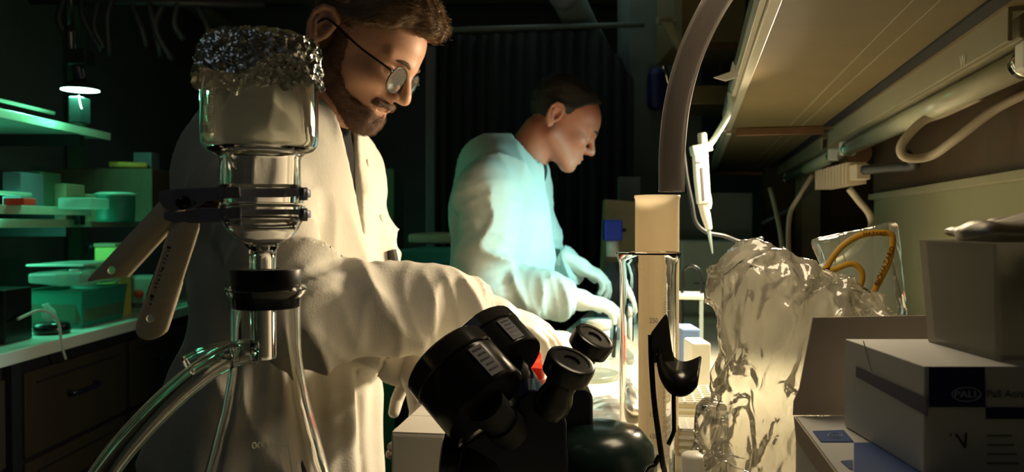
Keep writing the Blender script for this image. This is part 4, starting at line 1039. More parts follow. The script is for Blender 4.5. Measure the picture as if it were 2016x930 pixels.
# foil cap
def foil_skirt(a0, a1, na, hem, off, name, m, par, top=True, amp=.0022, seed=0, rtop=.0392):
    rows = []; zt0 = zy(84); q = MB(); angs = [a0+(a1-a0)*k/na for k in range(na+(0 if top else 1))]
    prof = ([(r, 0) for r in (.0, .004, .008, .012, .016, .020, .024, .027, .030, .033, .036)] if top else [])+[('s', t) for t in [k/25 for k in range(26)]]
    for pr in prof:
        row = []
        for a in angs:
            if pr[0] == 's':
                t = pr[1]; H_ = zt0-zy(hem(a)); fl_ = .0025*t+.006*max(0, math.cos(a-R(35)))**6*t*t
                r = rtop+fl_+off-.003*(1-t)**6; z = zt0-H_*t
            else: r = pr[0]+off; z = zt0+.006*(1-(r/.04)**2)
            p0 = np.array([[r*math.sin(a), -r*math.cos(a), z]], dtype=np.float32)
            dn = amp*float(tri(p0, 400, seed, 6)[0]+2.2*(worley(p0, 150, seed)[0]-.5)+.9*(worley(p0, 330, seed)[0]-.5)); dz = amp*float(2.4*(worley(p0, 140, seed+3)[0]-.5)+1.1*(worley(p0, 300, seed)[0]-.5))
            rr_ = r+dn if pr[0] == 's' else r
            row.append(q.bm.verts.new(XU @ Vector((rr_*math.sin(a), -rr_*math.cos(a), z+dz*(1 if pr[0] != 's' else .5)))))
        rows.append(row)
    n = len(angs)
    for a, b in zip(rows, rows[1:]):
        for k in range(n if top else n-1):
            j = (k+1) % n; q.bm.faces.new([a[k], b[k], b[j], a[j]])
    o = q.build(name, m, par, world=par is not None); s = o.modifiers.new('solid', 'SOLIDIFY'); s.thickness = .0002
    return o
def hem1(a):
    d = math.degrees((a+math.pi) % (2*math.pi)-math.pi); w = 5*math.sin(a*7)+4*math.sin(a*13+1)
    return np.interp(d, [-180, -90, -60, -30, -10, 10, 30, 55, 75, 95, 180], [150, 178, 160, 150, 176, 160, 128, 150, 172, 168, 150])+w
fo = foil_skirt(0, 2*math.pi, 190, hem1, 0, 'aluminium_foil', M['foil'], None, amp=.0024)
tag(fo, 'crumpled aluminium foil cap wrapped over the top of the glass funnel', 'foil')
fo.data.materials.append(M['foildull'])     # dull side of the foil showing on two folded-over patches
for p_ in fo.data.polygons:
    v = p_.center-XU.translation; a = math.degrees(math.atan2(v.x, -v.y)); z = v.z
    if (math.hypot(v.x, v.y) > .034 and ((4+9*(z-zy(150))/.02 < a < 60-6*(z-zy(150))/.02 and z < zy(98)) or (-100 < a < -38 and z < zy(140)))): p_.material_index = 1

# ---------------- glass and plastic cylinders ----------------
def pz(y, Y): return P(0, y, Y).z
GY = .85; gx = P(1277, 0, GY).x
o3 = [(.0345, pz(497, GY)), (.0350, pz(500, GY)), (.0335, pz(506, GY)), (.0305, pz(520, GY)), (.0300, pz(545, GY)), (.0300, BT+.012), (.045, BT+.006), (.045, BT+.001), (0, BT+.001)]
i3 = [(0, BT+.012), (.0265, BT+.014), (.0275, BT+.02), (.0275, pz(545, GY)), (.0285, pz(518, GY)), (.0325, pz(500, GY))]
gcyl = MB().lathe(o3+i3, 72, Matrix.Translation((gx, GY, 0)), close=True).build('glass_cylinder', M['glass'], auto=32)
tag(gcyl, 'wide clear glass cylinder with a flared rim in front of the frosted measuring cylinder', 'glass cylinder')
for v in gcyl.data.vertices:           # pouring lip
    if v.co.z > pz(512, GY):
        a = math.atan2(v.co.y-GY, v.co.x-gx)
        w = max(0, math.cos(a-R(-60)))**18; v.co.x += .005*w*math.cos(a); v.co.y += .005*w*math.sin(a)
mk = MB()
for k in range(40):
    z = pz(560, GY)-k*.0052; L_ = .30 if k % 5 == 0 else .16
    if z < BT+.03: break
    mk.tube([(gx+.0302*math.cos(a), GY+.0302*math.sin(a), z) for a in [R(-68)+L_*j/4 for j in range(5)]], .0003, 5)
mk.build('graduation', M['etch'], gcyl, world=False)
CYY = 1.05; cx = P(1295, 0, CYY).x; Xc = Matrix.Translation((cx, CYY, 0))
o4 = [(.0300, pz(385, CYY)), (.0304, pz(388, CYY)), (.0292, pz(393, CYY)), (.0290, pz(410, CYY)), (.0290, BT+.02), (.031, BT+.016), (.048, BT+.010), (.048, BT+.001), (0, BT+.001)]
i4 = [(0, BT+.012), (.0272, BT+.014), (.0272, pz(400, CYY)), (.0285, pz(385, CYY))]
pc = MB().lathe(o4+i4, 64, Xc, close=True).build('measuring_cylinder', M['cylplastic'], smooth=True)
tag(pc, 'tall frosted plastic measuring cylinder rising behind the glass cylinder', 'measuring cylinder')
mk = MB(); 
for k in range(60):
    z = pz(600, CYY)-k*.0033; L_ = .42 if k % 5 == 0 else .24
    if z < BT+.03: break
    mk.tube([(cx+.0293*math.cos(a), CYY+.0293*math.sin(a), z) for a in [R(-62)+L_*j/5 for j in range(6)]], .00035, 5)
mk.build('graduation', M['greyink'], pc)
for y, s in ((634, '250'), (720, '200'), (822, '150'), (866, '100')):
    text('number', s, .010, M['greyink'], Matrix.Translation((cx-.007, CYY-.0293, pz(y, CYY))) @ Matrix.Rotation(R(-14), 4, 'Z') @ Matrix.Rotation(R(90), 4, 'X'), pc)
# ---------------- curved tubing hanging from the shelf ----------------
tb_ = MB().tube(spline([P(1322, 378, .72), P(1323, 300, .72), P(1334, 200, .72), P(1362, 100, .71), P(1412, 0, .70), P(1470, -70, .69), P(1552, -130, .68), P(1600, -150, .68)], 12), .0118, 28, inner=.0088).build('clear_tubing', M['belt'], smooth=True)
tag(tb_, 'wide grey translucent tubing curving down from the shelf above the measuring cylinder', 'tubing')
# ---------------- black holder ----------------
HY = .66
hd = empty('cylinder_holder', (P(1305, 0, HY).x, HY, BT), 0, 'black wire stand with an upright plate and a curved cradle before the cylinders', 'holder')
MB().tube(spline([P(1281, 660, HY), P(1283, 720, HY), P(1288, 790, HY), P(1297, 860, HY), P(1304, 910, HY), P(1310, 960, HY+.01), Vector((P(1315, 0, HY).x, HY+.02, BT+.004))], 6), .0024, 12).build('rod', M['blackplastic'], hd, True, True)
pxprism([(1280, 664), (1283, 655), (1308, 622), (1313, 619), (1316, 628), (1324, 690), (1330, 712), (1286, 716)], HY-.002, .0022, 'plate', mat('black_sheet_grey_reflection', (.075, .068, .058), .3, noise=.1), hd, .0008)  # glossy black plate; the bag's grey reflection is put into its colour
for v in ():
    pass
# curved cradle: a bent strip, opening upward
q = MB()
fa = spline([P(x, y, HY-.012) for x, y in ((1296, 700), (1303, 742), (1320, 771), (1340, 779), (1358, 772), (1371, 757))], 6)
ba = spline([P(x, y, HY+.016) for x, y in ((1314, 662), (1321, 692), (1332, 707), (1346, 712), (1361, 709), (1379, 701))], 6)
rows = list(zip(fa, ba))
vs = [[q.bm.verts.new(a), q.bm.verts.new(b)] for a, b in rows]
for a, b in zip(vs, vs[1:]): q.bm.faces.new([a[0], a[1], b[1], b[0]])
cr = q.build('cradle', M['blackplastic'], hd, True, True); s = cr.modifiers.new('s', 'SOLIDIFY'); s.thickness = .0022
MB().tube(spline([P(1326, 776, HY-.01), P(1327, 840, HY-.01), P(1326, 852, HY-.01), P(1316, 876, HY-.01)], 6), .0018, 10).build('wire', M['blackplastic'], hd, True, True)
MB().tube(spline([P(1298, 898, HY), P(1288, 916, HY), P(1270, 930, HY-.01), P(1255, 990, HY-.03), Vector((P(1240, 0, HY).x, HY-.05, BT+.004))], 6), .0022, 10).build('foot_rod', M['blackplastic'], hd, True, True)
MB().tube([Vector((P(1240, 0, HY).x, HY-.05, BT+.004)), Vector((P(1315, 0, HY).x, HY+.02, BT+.004)), Vector((P(1400, 0, HY).x, HY-.03, BT+.004))], .003, 10).build('base', M['blackplastic'], hd, True, True)

# ---------------- microscope ----------------
MY = .68
M['blackband'] = mat('glossy_black_band', (.03, .027, .025), .16, noise=.2)
ms = empty('stereo_microscope', (P(1030, 0, MY).x, MY+.03, BT), 0, 'black microscope with two wide eyepieces and two small knobbed tubes', 'microscope')
def cyl_between(a, b, prof, name, m, par, n=48, auto=35):
    Mx = axisM(a, b); L = (Vector(b)-Vector(a)).length
    return MB().lathe([(r, t*L) for t, r in prof], n, Mx).build(name, m, par, world=True, auto=auto)
def eyepiece(Y, cA, cB, Rr, lab_t):
    a, b = P(*cA, Y+.020), P(*cB, Y-.004)
    e = cyl_between(a, b, [(0, 0), (0, Rr*.95), (.29, Rr*.95), (.33, Rr*.95), (.335, Rr*.995), (.97, Rr*.995), (1.0, Rr*.97), (1.0, 0)], 'eyepiece', M['blackplastic'], ms)
    rb_ = cyl_between(a, b, [(-.01, Rr*.90), (-.02, Rr*.95), (.015, Rr*1.0), (.27, Rr*1.015), (.295, Rr*.99), (.295, Rr*.94)], 'rim_band', M['blackband'], e, 28, 20)
    ax = (b-a).normalized(); L = (b-a).length
    # printed label facing the viewer on the upper right
    side = ax.cross(Vector((0, 1, 0))).normalized()*-1
    if side.x < 0: side = -side
    for s in range(5):
        pass
    nrm = side*.70+Vector((0, -.70, 0)); nrm = (nrm-ax*nrm.dot(ax)).normalized(); tg = ax.cross(nrm).normalized()
    c = a+ax*L*.66+nrm*(Rr*1.0)
    Mx = Matrix.Translation(c) @ Matrix((ax, tg, nrm)).transposed().to_4x4()
    lb_ = MB().box((-L*.27, -Rr*.17, -.001), (L*.27, Rr*.17, .0006), Mx).build('label', M['greybox'], e, world=True)
    for k in range(5):
        MB().box((-L*.22+k*L*.095, -Rr*.12, .0006), (-L*.22+k*L*.095+L*.03, Rr*(.12-.04*(k % 2)), .0009), Mx).build('print_line', M['blackplastic'], lb_, world=True)
    nb_ = b; nk = P(cB[0]+(cB[0]-cA[0])*.62, cB[1]+(cB[1]-cA[1])*.62, Y+.022)
    cyl_between(nb_-ax*.002, nk, [(0, 0), (0, Rr*.42), (.3, Rr*.42), (.3, Rr*.36), (.55, Rr*.36), (.55, Rr*.42), (.8, Rr*.42), (.8, Rr*.38), (1, Rr*.38), (1, 0)], 'eyepiece_tube', M['blackmatte'], ms)
    return e
eyepiece(MY-.03, (876, 707), (958, 800), .0395, 0)
eyepiece(MY+.06, (943, 662), (1001, 728), .0395, 0)
# prism housings
pxprism([(890, 930), (905, 880), (1000, 815), (1022, 782), (1040, 768), (1062, 770), (1092, 800), (1112, 822), (1116, 835), (1116, 1010), (880, 1010)], MY, .055, 'prism_housing', M['navyplastic'], ms, .003)
pxprism([(1062, 800), (1075, 780), (1130, 765), (1150, 768), (1166, 776), (1168, 790), (1168, 930), (1060, 930)], MY+.085, .05, 'prism_housing', M['navyplastic'], ms, .003)
def ocular(Y, base, top, sc):
    a, b = P(*base, Y+.01), P(*top, Y-.008); Rr = .0175*sc
    cyl_between(a, b, [(0, 0), (0, Rr*.80), (.15, Rr*.92), (.30, Rr*.90), (.45, Rr*.74), (.55, Rr*.78), (.62, Rr*.72), (.66, Rr*1.0), (.70, Rr*1.18), (.93, Rr*1.24), (.985, Rr*1.20), (1.0, Rr*1.12), (1.0, Rr*.9), (.985, Rr*.88), (.985, Rr*.42), (.95, Rr*.40), (.95, 0)], 'ocular', M['blackplastic'], ms)
ocular(MY-.01, (1080, 812), (1127, 708), 1.0)
ocular(MY+.095, (1122, 745), (1172, 662), 1.0)
MB().lathe([(0, .030), (.022, .029), (.04, .024), (.052, .012), (.056, 0), (.056, -.088), (0, -.088)], 48, Matrix.Translation(P(1180, 893, MY+.09))).build('stage_dome', M['greenmetal'], ms, True, True)
cyl_between(P(868, 905, MY-.01), P(900, 908, MY-.01), [(0, 0), (0, .019), (.1, .0225), (.5, .0225), (.55, .020), (1, .020), (1, 0)], 'focus_knob', M['blackplastic'], ms)
MB().tube([P(900, 905, MY+.02), P(1100, 920, MY+.04)], .028, 24).build('body', M['blackmatte'], ms, True, True)
cyl_between(P(1238, 918, MY+.06), P(1262, 918, MY+.06), [(0, 0), (0, .010), (.5, .012), (1, .011), (1, 0)], 'knob', M['blackplastic'], ms)
MB().box((P(905, 0, MY).x, MY-.02, BT), (P(1190, 0, MY).x, MY+.12, BT+.03)).build('base', M['blackmatte'], ms, world=True, bevel=.008)
MB().box((P(985, 0, MY).x, MY+.02, BT+.03), (P(1060, 0, MY).x, MY+.08, pz(900, MY))).build('stand', M['blackmatte'], ms, world=True, bevel=.006)

# ---------------- items on the bench ----------------
lo, hi = pxbox(786, 968, 858, 1010, .90, .16)
r = empty('white_carton', ((lo[0]+hi[0])/2, .98, BT), R(-8), 'plain white box under the left eyepiece of the microscope', 'box')
w = (hi[0]-lo[0])/2; MB().box((-w, -.08, 0), (w, .08, hi[2]-BT)).build('body', M['whitebox'], r, bevel=.003)
MB().box((-w*.98, -.078, hi[2]-BT-.0002), (w*.98, -.001, hi[2]-BT+.0018)).build('flap', M['whitebox'], r)
MB().box((-w*.98, .001, hi[2]-BT-.0002), (w*.98, .078, hi[2]-BT+.0018)).build('flap', M['whitebox'], r)
# red tube rack
rk = empty('tube_rack', G(1075, 765)+Vector((0, .05, 0)), R(-20), 'red plastic tube rack behind the microscope tubes', 'rack')
zr = P(1068, 738, 1.40).z-BT
MB().box((-.038, -.05, zr-.012), (.038, .05, zr)).build('top_plate', M['red'], rk, bevel=.002)
for i in range(6):
    for j in range(4):
        MB().lathe([(.0045, 0), (.0058, .0), (.0058, .004), (.0045, .004)], 12, Matrix.Translation((-.028+j*.019, -.040+i*.016, zr)), close=True).build('ring', M['red'], rk)
for x in (-.034, .034):
    MB().box((x-.004, -.048, 0), (x+.004, .048, zr-.012)).build('side_wall', M['red'], rk, bevel=.001)
t2 = G(1068, 712); 
o = MB().lathe([(0, .075), (.03, .073), (.048, .064), (.055, .05), (.055, 0), (0, 0)], 40, Matrix.Translation((P(1095, 0, 1.75).x, 1.78, BT))).build('white_dish', M['white'], smooth=True); tag(o, 'white round-topped dish behind the red tube rack', 'dish')
o = MB().lathe([(0, 0), (.020, 0), (.022, .003), (.022, .062), (.0235, .062), (.0235, .075), (0, .076)], 32, Matrix.Translation((P(1052, 0, 1.62).x, 1.62, BT))).build('red_cap_jar', M['red'], smooth=True); tag(o, 'small red capped jar between the far eyepiece and the white dish', 'jar')
# crumpled foil on the bench
M['benchfoil'] = mat('satin_foil', (.9, .88, .82), .30, .85, noise=0)
for k, (px, py, s, lab) in enumerate(((1205, 838, 1.0, 'crumpled aluminium foil sheet lying on the bench left of the glass cylinder'), (1190, 808, .62, 'smaller foil scrap behind the crumpled foil sheet'))):
    c = G(px, py); c.z += .016*s
    def ff(p, s=s): return ell(p, (0, 0, 0), (.055*s, .07*s, .016*s))+.010*s*tri(p, 120/s, k*3, 6)
    o = sdf_obj('foil_sheet', ff, ([(-.09*s, .09*s, .003*s)], [(-.1*s, .1*s, .003*s)], [(-.045*s, .045*s, .003*s)]), M['benchfoil'], xf=Matrix.Translation(c)); tag(o, lab, 'foil')
    o.data.polygons.foreach_set('use_smooth', np.zeros(len(o.data.polygons), bool))
# white container with lid
c = Vector((P(1180, 0, 1.9).x, 1.9, BT)); hgt = P(0, 630, 1.9).z-BT
r = empty('sample_pot', c, 0, 'white lidded pot standing on the bench below the far gloved hand', 'pot')
MB().lathe([(0, 0), (.022, 0), (.0245, .006), (.027, hgt-.022), (0, hgt-.022)], 36).build('body', M['white'], r, True)
MB().lathe([(0, hgt), (.0295, hgt-.001), (.0305, hgt-.004), (.0305, hgt-.02), (.027, hgt-.022), (0, hgt-.022)], 36).build('lid', M['white'], r, True)
o = MB().tube([Vector((P(1209, 0, 1.85).x, 1.85, BT+.004)), P(1212, 640, 1.85)], .005, 12).build('marker_pen', M['blackplastic'], smooth=True); tag(o, 'dark pen standing right of the white lidded pot', 'pen')
o = MB().lathe([(0, 0), (.055, 0), (.062, .004), (.062, .012), (.058, .012), (.052, .004), (0, .004)], 48, Matrix.Translation(G(1160, 745))).build('petri_dish', M['clearplastic'], smooth=True); tag(o, 'shallow clear dish on the bright bench right of the small oculars', 'dish')
o = MB().lathe([(0, 0), (.05, 0), (.056, .004), (.060, .05), (.055, .05), (.048, .006), (0, .004)], 40, Matrix.Translation(Vector((P(1190, 0, 2.15).x, 2.2, BT)))).build('weigh_bowl', M['paleteal'], smooth=True); tag(o, 'pale teal bowl under the far gloved hand', 'bowl')
# things behind: blue-topped bottle and slanted beige case
c = Vector((P(1207, 0, 2.45).x, 2.45, BT)); r = empty('dispenser_bottle', c, 0, 'bottle with a bright blue dispenser head beyond the far person', 'bottle')
MB().lathe([(0, 0), (.045, 0), (.047, .006), (.047, .13), (.035, .165), (.018, .18), (.018, .20), (0, .20)], 32).build('body', M['glass'] if False else M['greybox'], r, True)
z0 = P(0, 474, 2.45).z-BT; z1 = P(0, 433, 2.45).z-BT
MB().lathe([(0, z0-.05), (.02, z0-.05), (.02, z0-.002), (0, z0-.002)], 20).build('collar', M['white'], r, True)
MB().box((-.028, -.025, z0), (.028, .025, z1)).build('head', M['bluecap'], r, bevel=.005)
MB().tube([(.028, 0, (z0+z1)/2), (.042, 0, (z0+z1)/2)], .006, 12).build('spout', M['blackplastic'], r, True)
lo, hi = pxbox(1190, 1268, 392, 470, 2.6, .06)
r = empty('monitor_case', ((lo[0]+hi[0])/2, 2.62, BT), 0, 'beige slanted case behind the blue dispenser bottle', 'case')
MB().prism([(-.075, 0), (.08, 0), (.08, hi[2]-BT-.01), (-.062, hi[2]-BT), (-.075, .10)], .06, Matrix.Translation((0, .06, 0)) @ Matrix.Rotation(R(90), 4, 'X')).build('body', M['beige'], r, bevel=.004)
lo, hi = pxbox(1218, 1262, 348, 395, 2.9, .05)
tbox('back_board', 'dim blue grey board behind the beige slanted case', 'board', (lo[0], 2.9, BT), (hi[0], 2.94, hi[2]), M['greybox'])
o = bottle('reagent_bottle', Vector((P(1190, 0, 2.35).x, 2.36, BT)), .028, .15, M['greybox'], M['tape'], 'small dark bottle with an orange top left of the blue dispenser bottle')
# teal and white racks right of the glass cylinder
r = empty('pipette_rack', Vector((P(1362, 0, 1.75).x, 1.78, BT)), R(-13), 'white and teal rack with a black looped handle beyond the cylinders', 'rack')
zt1 = P(0, 580, 1.75).z-BT
MB().box((-.03, -.05, zt1-.010), (.035, .05, zt1)).build('top_plate', M['white'], r, bevel=.002)
MB().box((-.028, -.048, zt1*.40), (.033, .048, zt1*.46)).build('middle_plate', M['tealplastic'], r, bevel=.002)
MB().box((-.03, -.05, 0), (.035, .05, .008)).build('base_plate', M['tealplastic'], r, bevel=.002)
for x in (-.026, .030):
    for y in (-.045, .045): MB().box((x-.004, y-.004, .008), (x+.004, y+.004, zt1-.01)).build('post', M['paleteal'], r)
MB().tube(spline([(-.012, 0, zt1*.2), (-.012, 0, zt1+.03), (-.006, 0, zt1+.055), (.010, 0, zt1+.062), (.026, 0, zt1+.050), (.030, 0, zt1+.01), (.030, 0, zt1*.3)], 6), .004, 10).build('handle', M['blackplastic'], r, True)
lo, hi = pxbox(1352, 1392, 655, 705, 1.45, .08)
tbox('blue_box', 'small blue box behind the white tip boxes', 'box', (lo[0], 1.5, BT), (hi[0], 1.58, hi[2]), M['bluecap'] if False else mat('dusty_blue', (.16, .26, .50), .5))
lo, hi = pxbox(1362, 1400, 676, 760, 1.38, .07)
tbox('white_box', 'small white box in front of the dusty blue one', 'box', (lo[0], 1.38, BT), (hi[0], 1.45, hi[2]), M['white'])
def tiprack(px, py_top, Y, dep, w, lab, h):
    r = empty('tip_rack', Vector((P(px, 0, Y).x+.012, Y+dep/2, BT)), R(-8), lab, 'rack', None)
    z = P(0, py_top, Y).z-BT; h = min(h, z-.001)
    MB().box((-w/2, -dep/2, z-h), (w/2, dep/2, z-.004)).build('body', M['cream2'], r, bevel=.002)
    for k in range(9): MB().box((-w/2, -dep/2+dep*k/8.5, z-.004), (w/2, -dep/2+dep*k/8.5+.003, z)).build('bar', M['white'], r)
    for k in range(5): MB().box((-w/2+w*k/4.2, -dep/2, z-.0045), (-w/2+w*k/4.2+.003, dep/2, z-.0005)).build('bar', M['white'], r)
    for k in range(5): MB().box((-w/2-.001, -dep/2-.0015, z-.014-k*.009), (w*.05, -dep/2, z-.010-k*.009)).build('slat', M['white'], r)
    return r, z
M['cream2'] = mat('cream_plastic', (.62, .56, .36), .4)
r, z = tiprack(1368, 792, 1.16, .13, .062, 'upper cream tip rack with a white grid beside the glass cylinder', .20)
r, z = tiprack(1364, 845, 1.02, .06, .045, 'lower cream tip rack with white slats in front of the taller one', .12)
# little glass bottle with rounded shoulders
gb = Vector((P(1408, 0, .95).x, .96, BT)); hh = P(0, 786, .95).z-BT
pr = [(0, .002), (.030, .001), (.032, .006), (.030, .03), (.0215, .05), (.0205, hh-.025), (.018, hh-.010), (.010, hh-.002), (0, hh)]
pi = [(0, hh-.002), (.009, hh-.004), (.0165, hh-.011), (.0188, hh-.026), (.0198, .05), (.028, .029), (.030, .008), (.028, .004), (0, .004)]
o = MB().lathe(pr+pi, 40, Matrix.Translation(gb)).build('glass_bulb', M['glass'], smooth=True); tag(o, 'small rounded clear glass vessel left of the plastic bag', 'glass vessel')
o = MB().lathe([(0, 0), (.015, 0), (.016, .003), (.016, P(0, 900, .84).z-BT-.002), (.014, P(0, 900, .84).z-BT), (0, P(0, 900, .84).z-BT)], 28, Matrix.Translation((P(1378, 0, .84).x, .85, BT))).build('white_cap_vial', M['white'], smooth=True); tag(o, 'white capped vial at the bottom edge in front of the glass vessel', 'vial')
# hanging pipettes
pp = empty('pipette', P(1382, 262, 1.62), 0, 'white electronic pipette hanging at the far corner of the near shelf', 'pipette')
def pc_(a, b, prof, nm, m, n=20): return cyl_between(P(*a, 1.62), P(*b, 1.62), prof, nm, m, pp, n, 40)
pc_((1382, 262), (1384, 290), [(0, 0), (0, .008), (.1, .0095), (.9, .0095), (1, .010), (1, 0)], 'plunger', M['white'])
pxprism([(1362, 287), (1402, 280), (1404, 296), (1390, 300), (1366, 306)], 1.60, .03, 'hook', M['paleteal'], pp, .002)
pxprism([(1367, 300), (1394, 292), (1399, 380), (1400, 400), (1376, 402), (1370, 350)], 1.605, .024, 'grip', M['white'], pp, .003)
pxprism([(1370, 318), (1379, 318), (1379, 322), (1370, 322)], 1.603, .003, 'seam', M['greybox'], pp, 0)
pxprism([(1380, 330), (1384, 330), (1388, 395), (1384, 395)], 1.603, .003, 'seam', M['greybox'], pp, 0)
pc_((1389, 382), (1391, 412), [(0, 0), (0, .010), (.3, .0115), (.7, .0115), (1, .009), (1, 0)], 'collar', M['white'])
pc_((1384, 402), (1396, 452), [(0, 0), (0, .0105), (.5, .0095), (1, .0065), (1, 0)], 'barrel', M['white'])
pc_((1395, 450), (1403, 500), [(0, 0), (0, .0045), (1, .0012), (1, 0)], 'tip', M['clearplastic'])
cable([P(1345, 290, 1.66), P(1352, 350, 1.66), P(1362, 400, 1.66), P(1370, 438, 1.66), P(1392, 458, 1.66), P(1425, 465, 1.66), P(1465, 478, 1.66), P(1500, 470, 1.6)], .0042, M['darkcable'], 'dark cable curling behind the hanging pipette to the bag')

# ---------------- plastic bag ----------------
BY = .80
bw = np.array([[0, 0, 0]])
lev = [(448, 1495, 34), (470, 1494, 50), (492, 1496, 72), (515, 1502, 96), (540, 1520, 126), (575, 1540, 148), (610, 1562, 168), (650, 1565, 168), (700, 1562, 156), (760, 1552, 146), (830, 1542, 138), (900, 1545, 118), (990, 1545, 112), (1055, 1545, 112)]
zz = np.array([P(0, l[0], BY).z for l in lev])[::-1]; cxs = np.array([P(l[1], 0, BY).x for l in lev])[::-1]; rs_ = np.array([l[2]*BY/F for l in lev])[::-1]
_cr = np.random.RandomState(11); _cn = _cr.normal(size=(16, 3))*np.array([1, .5, .55]); _cn = (_cn/np.linalg.norm(_cn, axis=1)[:, None]).astype(np.float32); _cc = _cr.uniform(-1, 1, (16, 3)).astype(np.float32)*_v((.09, .05, .15))+_v((P(1550, 0, BY).x, BY, CZ-.13))
def bagf(p):
    z = p[:, 2]; cx_ = np.interp(z, zz, cxs); rr_ = np.interp(z, zz, rs_)
    q = np.stack([(p[:, 0]-cx_), (p[:, 1]-BY-.01)/.72], 1); k = np.abs(q)**2.3
    d = (k.sum(axis=1))**(1/2.3)-rr_
    d = np.maximum(d*.8, z-zz[-1]-.004); d = np.maximum(d, BT+.018-z)
    s = p*_v((1, 1, .5))
    for i in range(16):                # long straight creases
        h = (p-_cc[i]) @ _cn[i]; m = np.clip(.35+wav(p, 13, i % 9, 3), 0, 1)
        d = d-.010*m*np.exp(-np.abs(h)/.006)+.004*m*np.exp(-np.abs(h-.012)/.010)
    return d*.8+.015*tri(s, 52, 2, 4)+.006*tri(p, 120, 6, 5)-.006*(1-np.minimum(1, worley(p*_v((1, 1, .6)), 15, .3, True)*5))-.003*crease(s, 46, 3, 5, 3)+.006
bag = sdf_obj('plastic_bag', bagf, ([(.06, .50, .0034)], [(BY-.17, BY+.2, .0034)], [(BT-.01, CZ+.02, .0034)]), M['bag'])
tag(bag, 'large crumpled translucent plastic bag standing beside the open box', 'bag')
# second bag with printed yellow tape
def bag2(p):
    c = P(1702, 545, 1.0); q = (p-_v(c)) @ rotY(R(-14)); w = .040+.18*q[:, 2]*.6
    q2 = np.stack([np.abs(q[:, 0])-np.clip(w, .02, .08), np.abs(q[:, 1])-.012, np.abs(q[:, 2])-.055], 1)
    return (np.linalg.norm(np.maximum(q2, 0), axis=1)+np.minimum(q2.max(axis=1), 0)-.004)*.9+.006*tri(p, 60, 4, 6)
b2 = sdf_obj('clear_bag', bag2, ([(.3, .56, .0036)], [(.9, 1.1, .0036)], [(CZ-.18, CZ+.04, .0036)]), mat('x', (1, 1, 1)) if False else film('clear_bag_film', (.62, .66, .58), .74, .12, .5, .25, .8))
tag(b2, 'smaller clear bag with yellow printed tape behind the large bag', 'bag')
def ribbon(pts, w, name, m, par, nv=Vector((0, -1, 0))):
    s = spline(pts, 8); q = MB(); vs = []
    for i, p in enumerate(s):
        t = (s[min(i+1, len(s)-1)]-s[max(i-1, 0)]).normalized(); side = t.cross(nv).normalized()*w/2
        vs.append([q.bm.verts.new(p+side), q.bm.verts.new(p-side)])
    for a, b in zip(vs, vs[1:]): q.bm.faces.new([a[0], a[1], b[1], b[0]])
    o = q.build(name, m, par, True, par is not None); so = o.modifiers.new('s', 'SOLIDIFY'); so.thickness = .0004; return o
ty = .93
tp = ribbon([P(1622, 540, ty), P(1636, 512, ty), P(1662, 482, ty), P(1700, 462, ty), P(1750, 460, ty), P(1757, 480, ty), P(1748, 520, ty), P(1728, 560, ty), P(1712, 592, ty)], .0075, 'yellow_tape', M['tape'], None)
tag(tp, 'yellow printed tape looped over the smaller clear bag', 'tape')
tp2 = ribbon([P(1620, 536, ty), P(1645, 530, ty), P(1672, 520, ty), P(1690, 526, ty), P(1698, 545, ty), P(1690, 575, ty)], .007, 'yellow_tape', M['tape'], None)
tag(tp2, 'shorter yellow tape strip curling below the looped one', 'tape')
d1 = (P(1722, 565, ty)-P(1756, 485, ty)); ang = math.atan2(d1.z, d1.x)
text('print', 'BIOHAZARD', .0088, M['tapered'], Matrix.Translation((P(1741, 524, ty).x, ty-.0012, P(1741, 524, ty).z)) @ Matrix.Rotation(R(90), 4, 'X') @ Matrix.Rotation(ang+math.pi, 4, 'Z'), tp, depth=.0001)
text('print', 'HAZARD', .007, M['tapered'], Matrix.Translation((P(1722, 461, ty).x, ty-.0012, P(1722, 461, ty).z)) @ Matrix.Rotation(R(90), 4, 'X'), tp, depth=.0001)

# ---------------- boxes with printed labels ----------------
def flat(pts, name, m, par, t=.0004):  # thin printed patch through four points
    q = MB(); pts = [Vector(p) for p in pts]; n = (pts[1]-pts[0]).cross(pts[2]-pts[0]).normalized()
    if n.dot(Vector((0, 0, CZ))-Vector((pts[0].x, pts[0].y, pts[0].z-0))+Vector((0, 0, 0))) < 0: n = -n
    a = [q.bm.verts.new(p) for p in pts]; b = [q.bm.verts.new(p+n*t) for p in pts]; k = len(pts)
    q.bm.faces.new(a[::-1]); q.bm.faces.new(b)
    for i in range(k): q.bm.faces.new([a[i], a[(i+1) % k], b[(i+1) % k], b[i]])
    return q.build(name, m, par, world=True)
y0, y1 = .45, .557; zT = P(0, 722, y0).z; zB = P(0, 722, y0).z-.062; xl = P(1826, 0, y0).x; xr = xl+.13
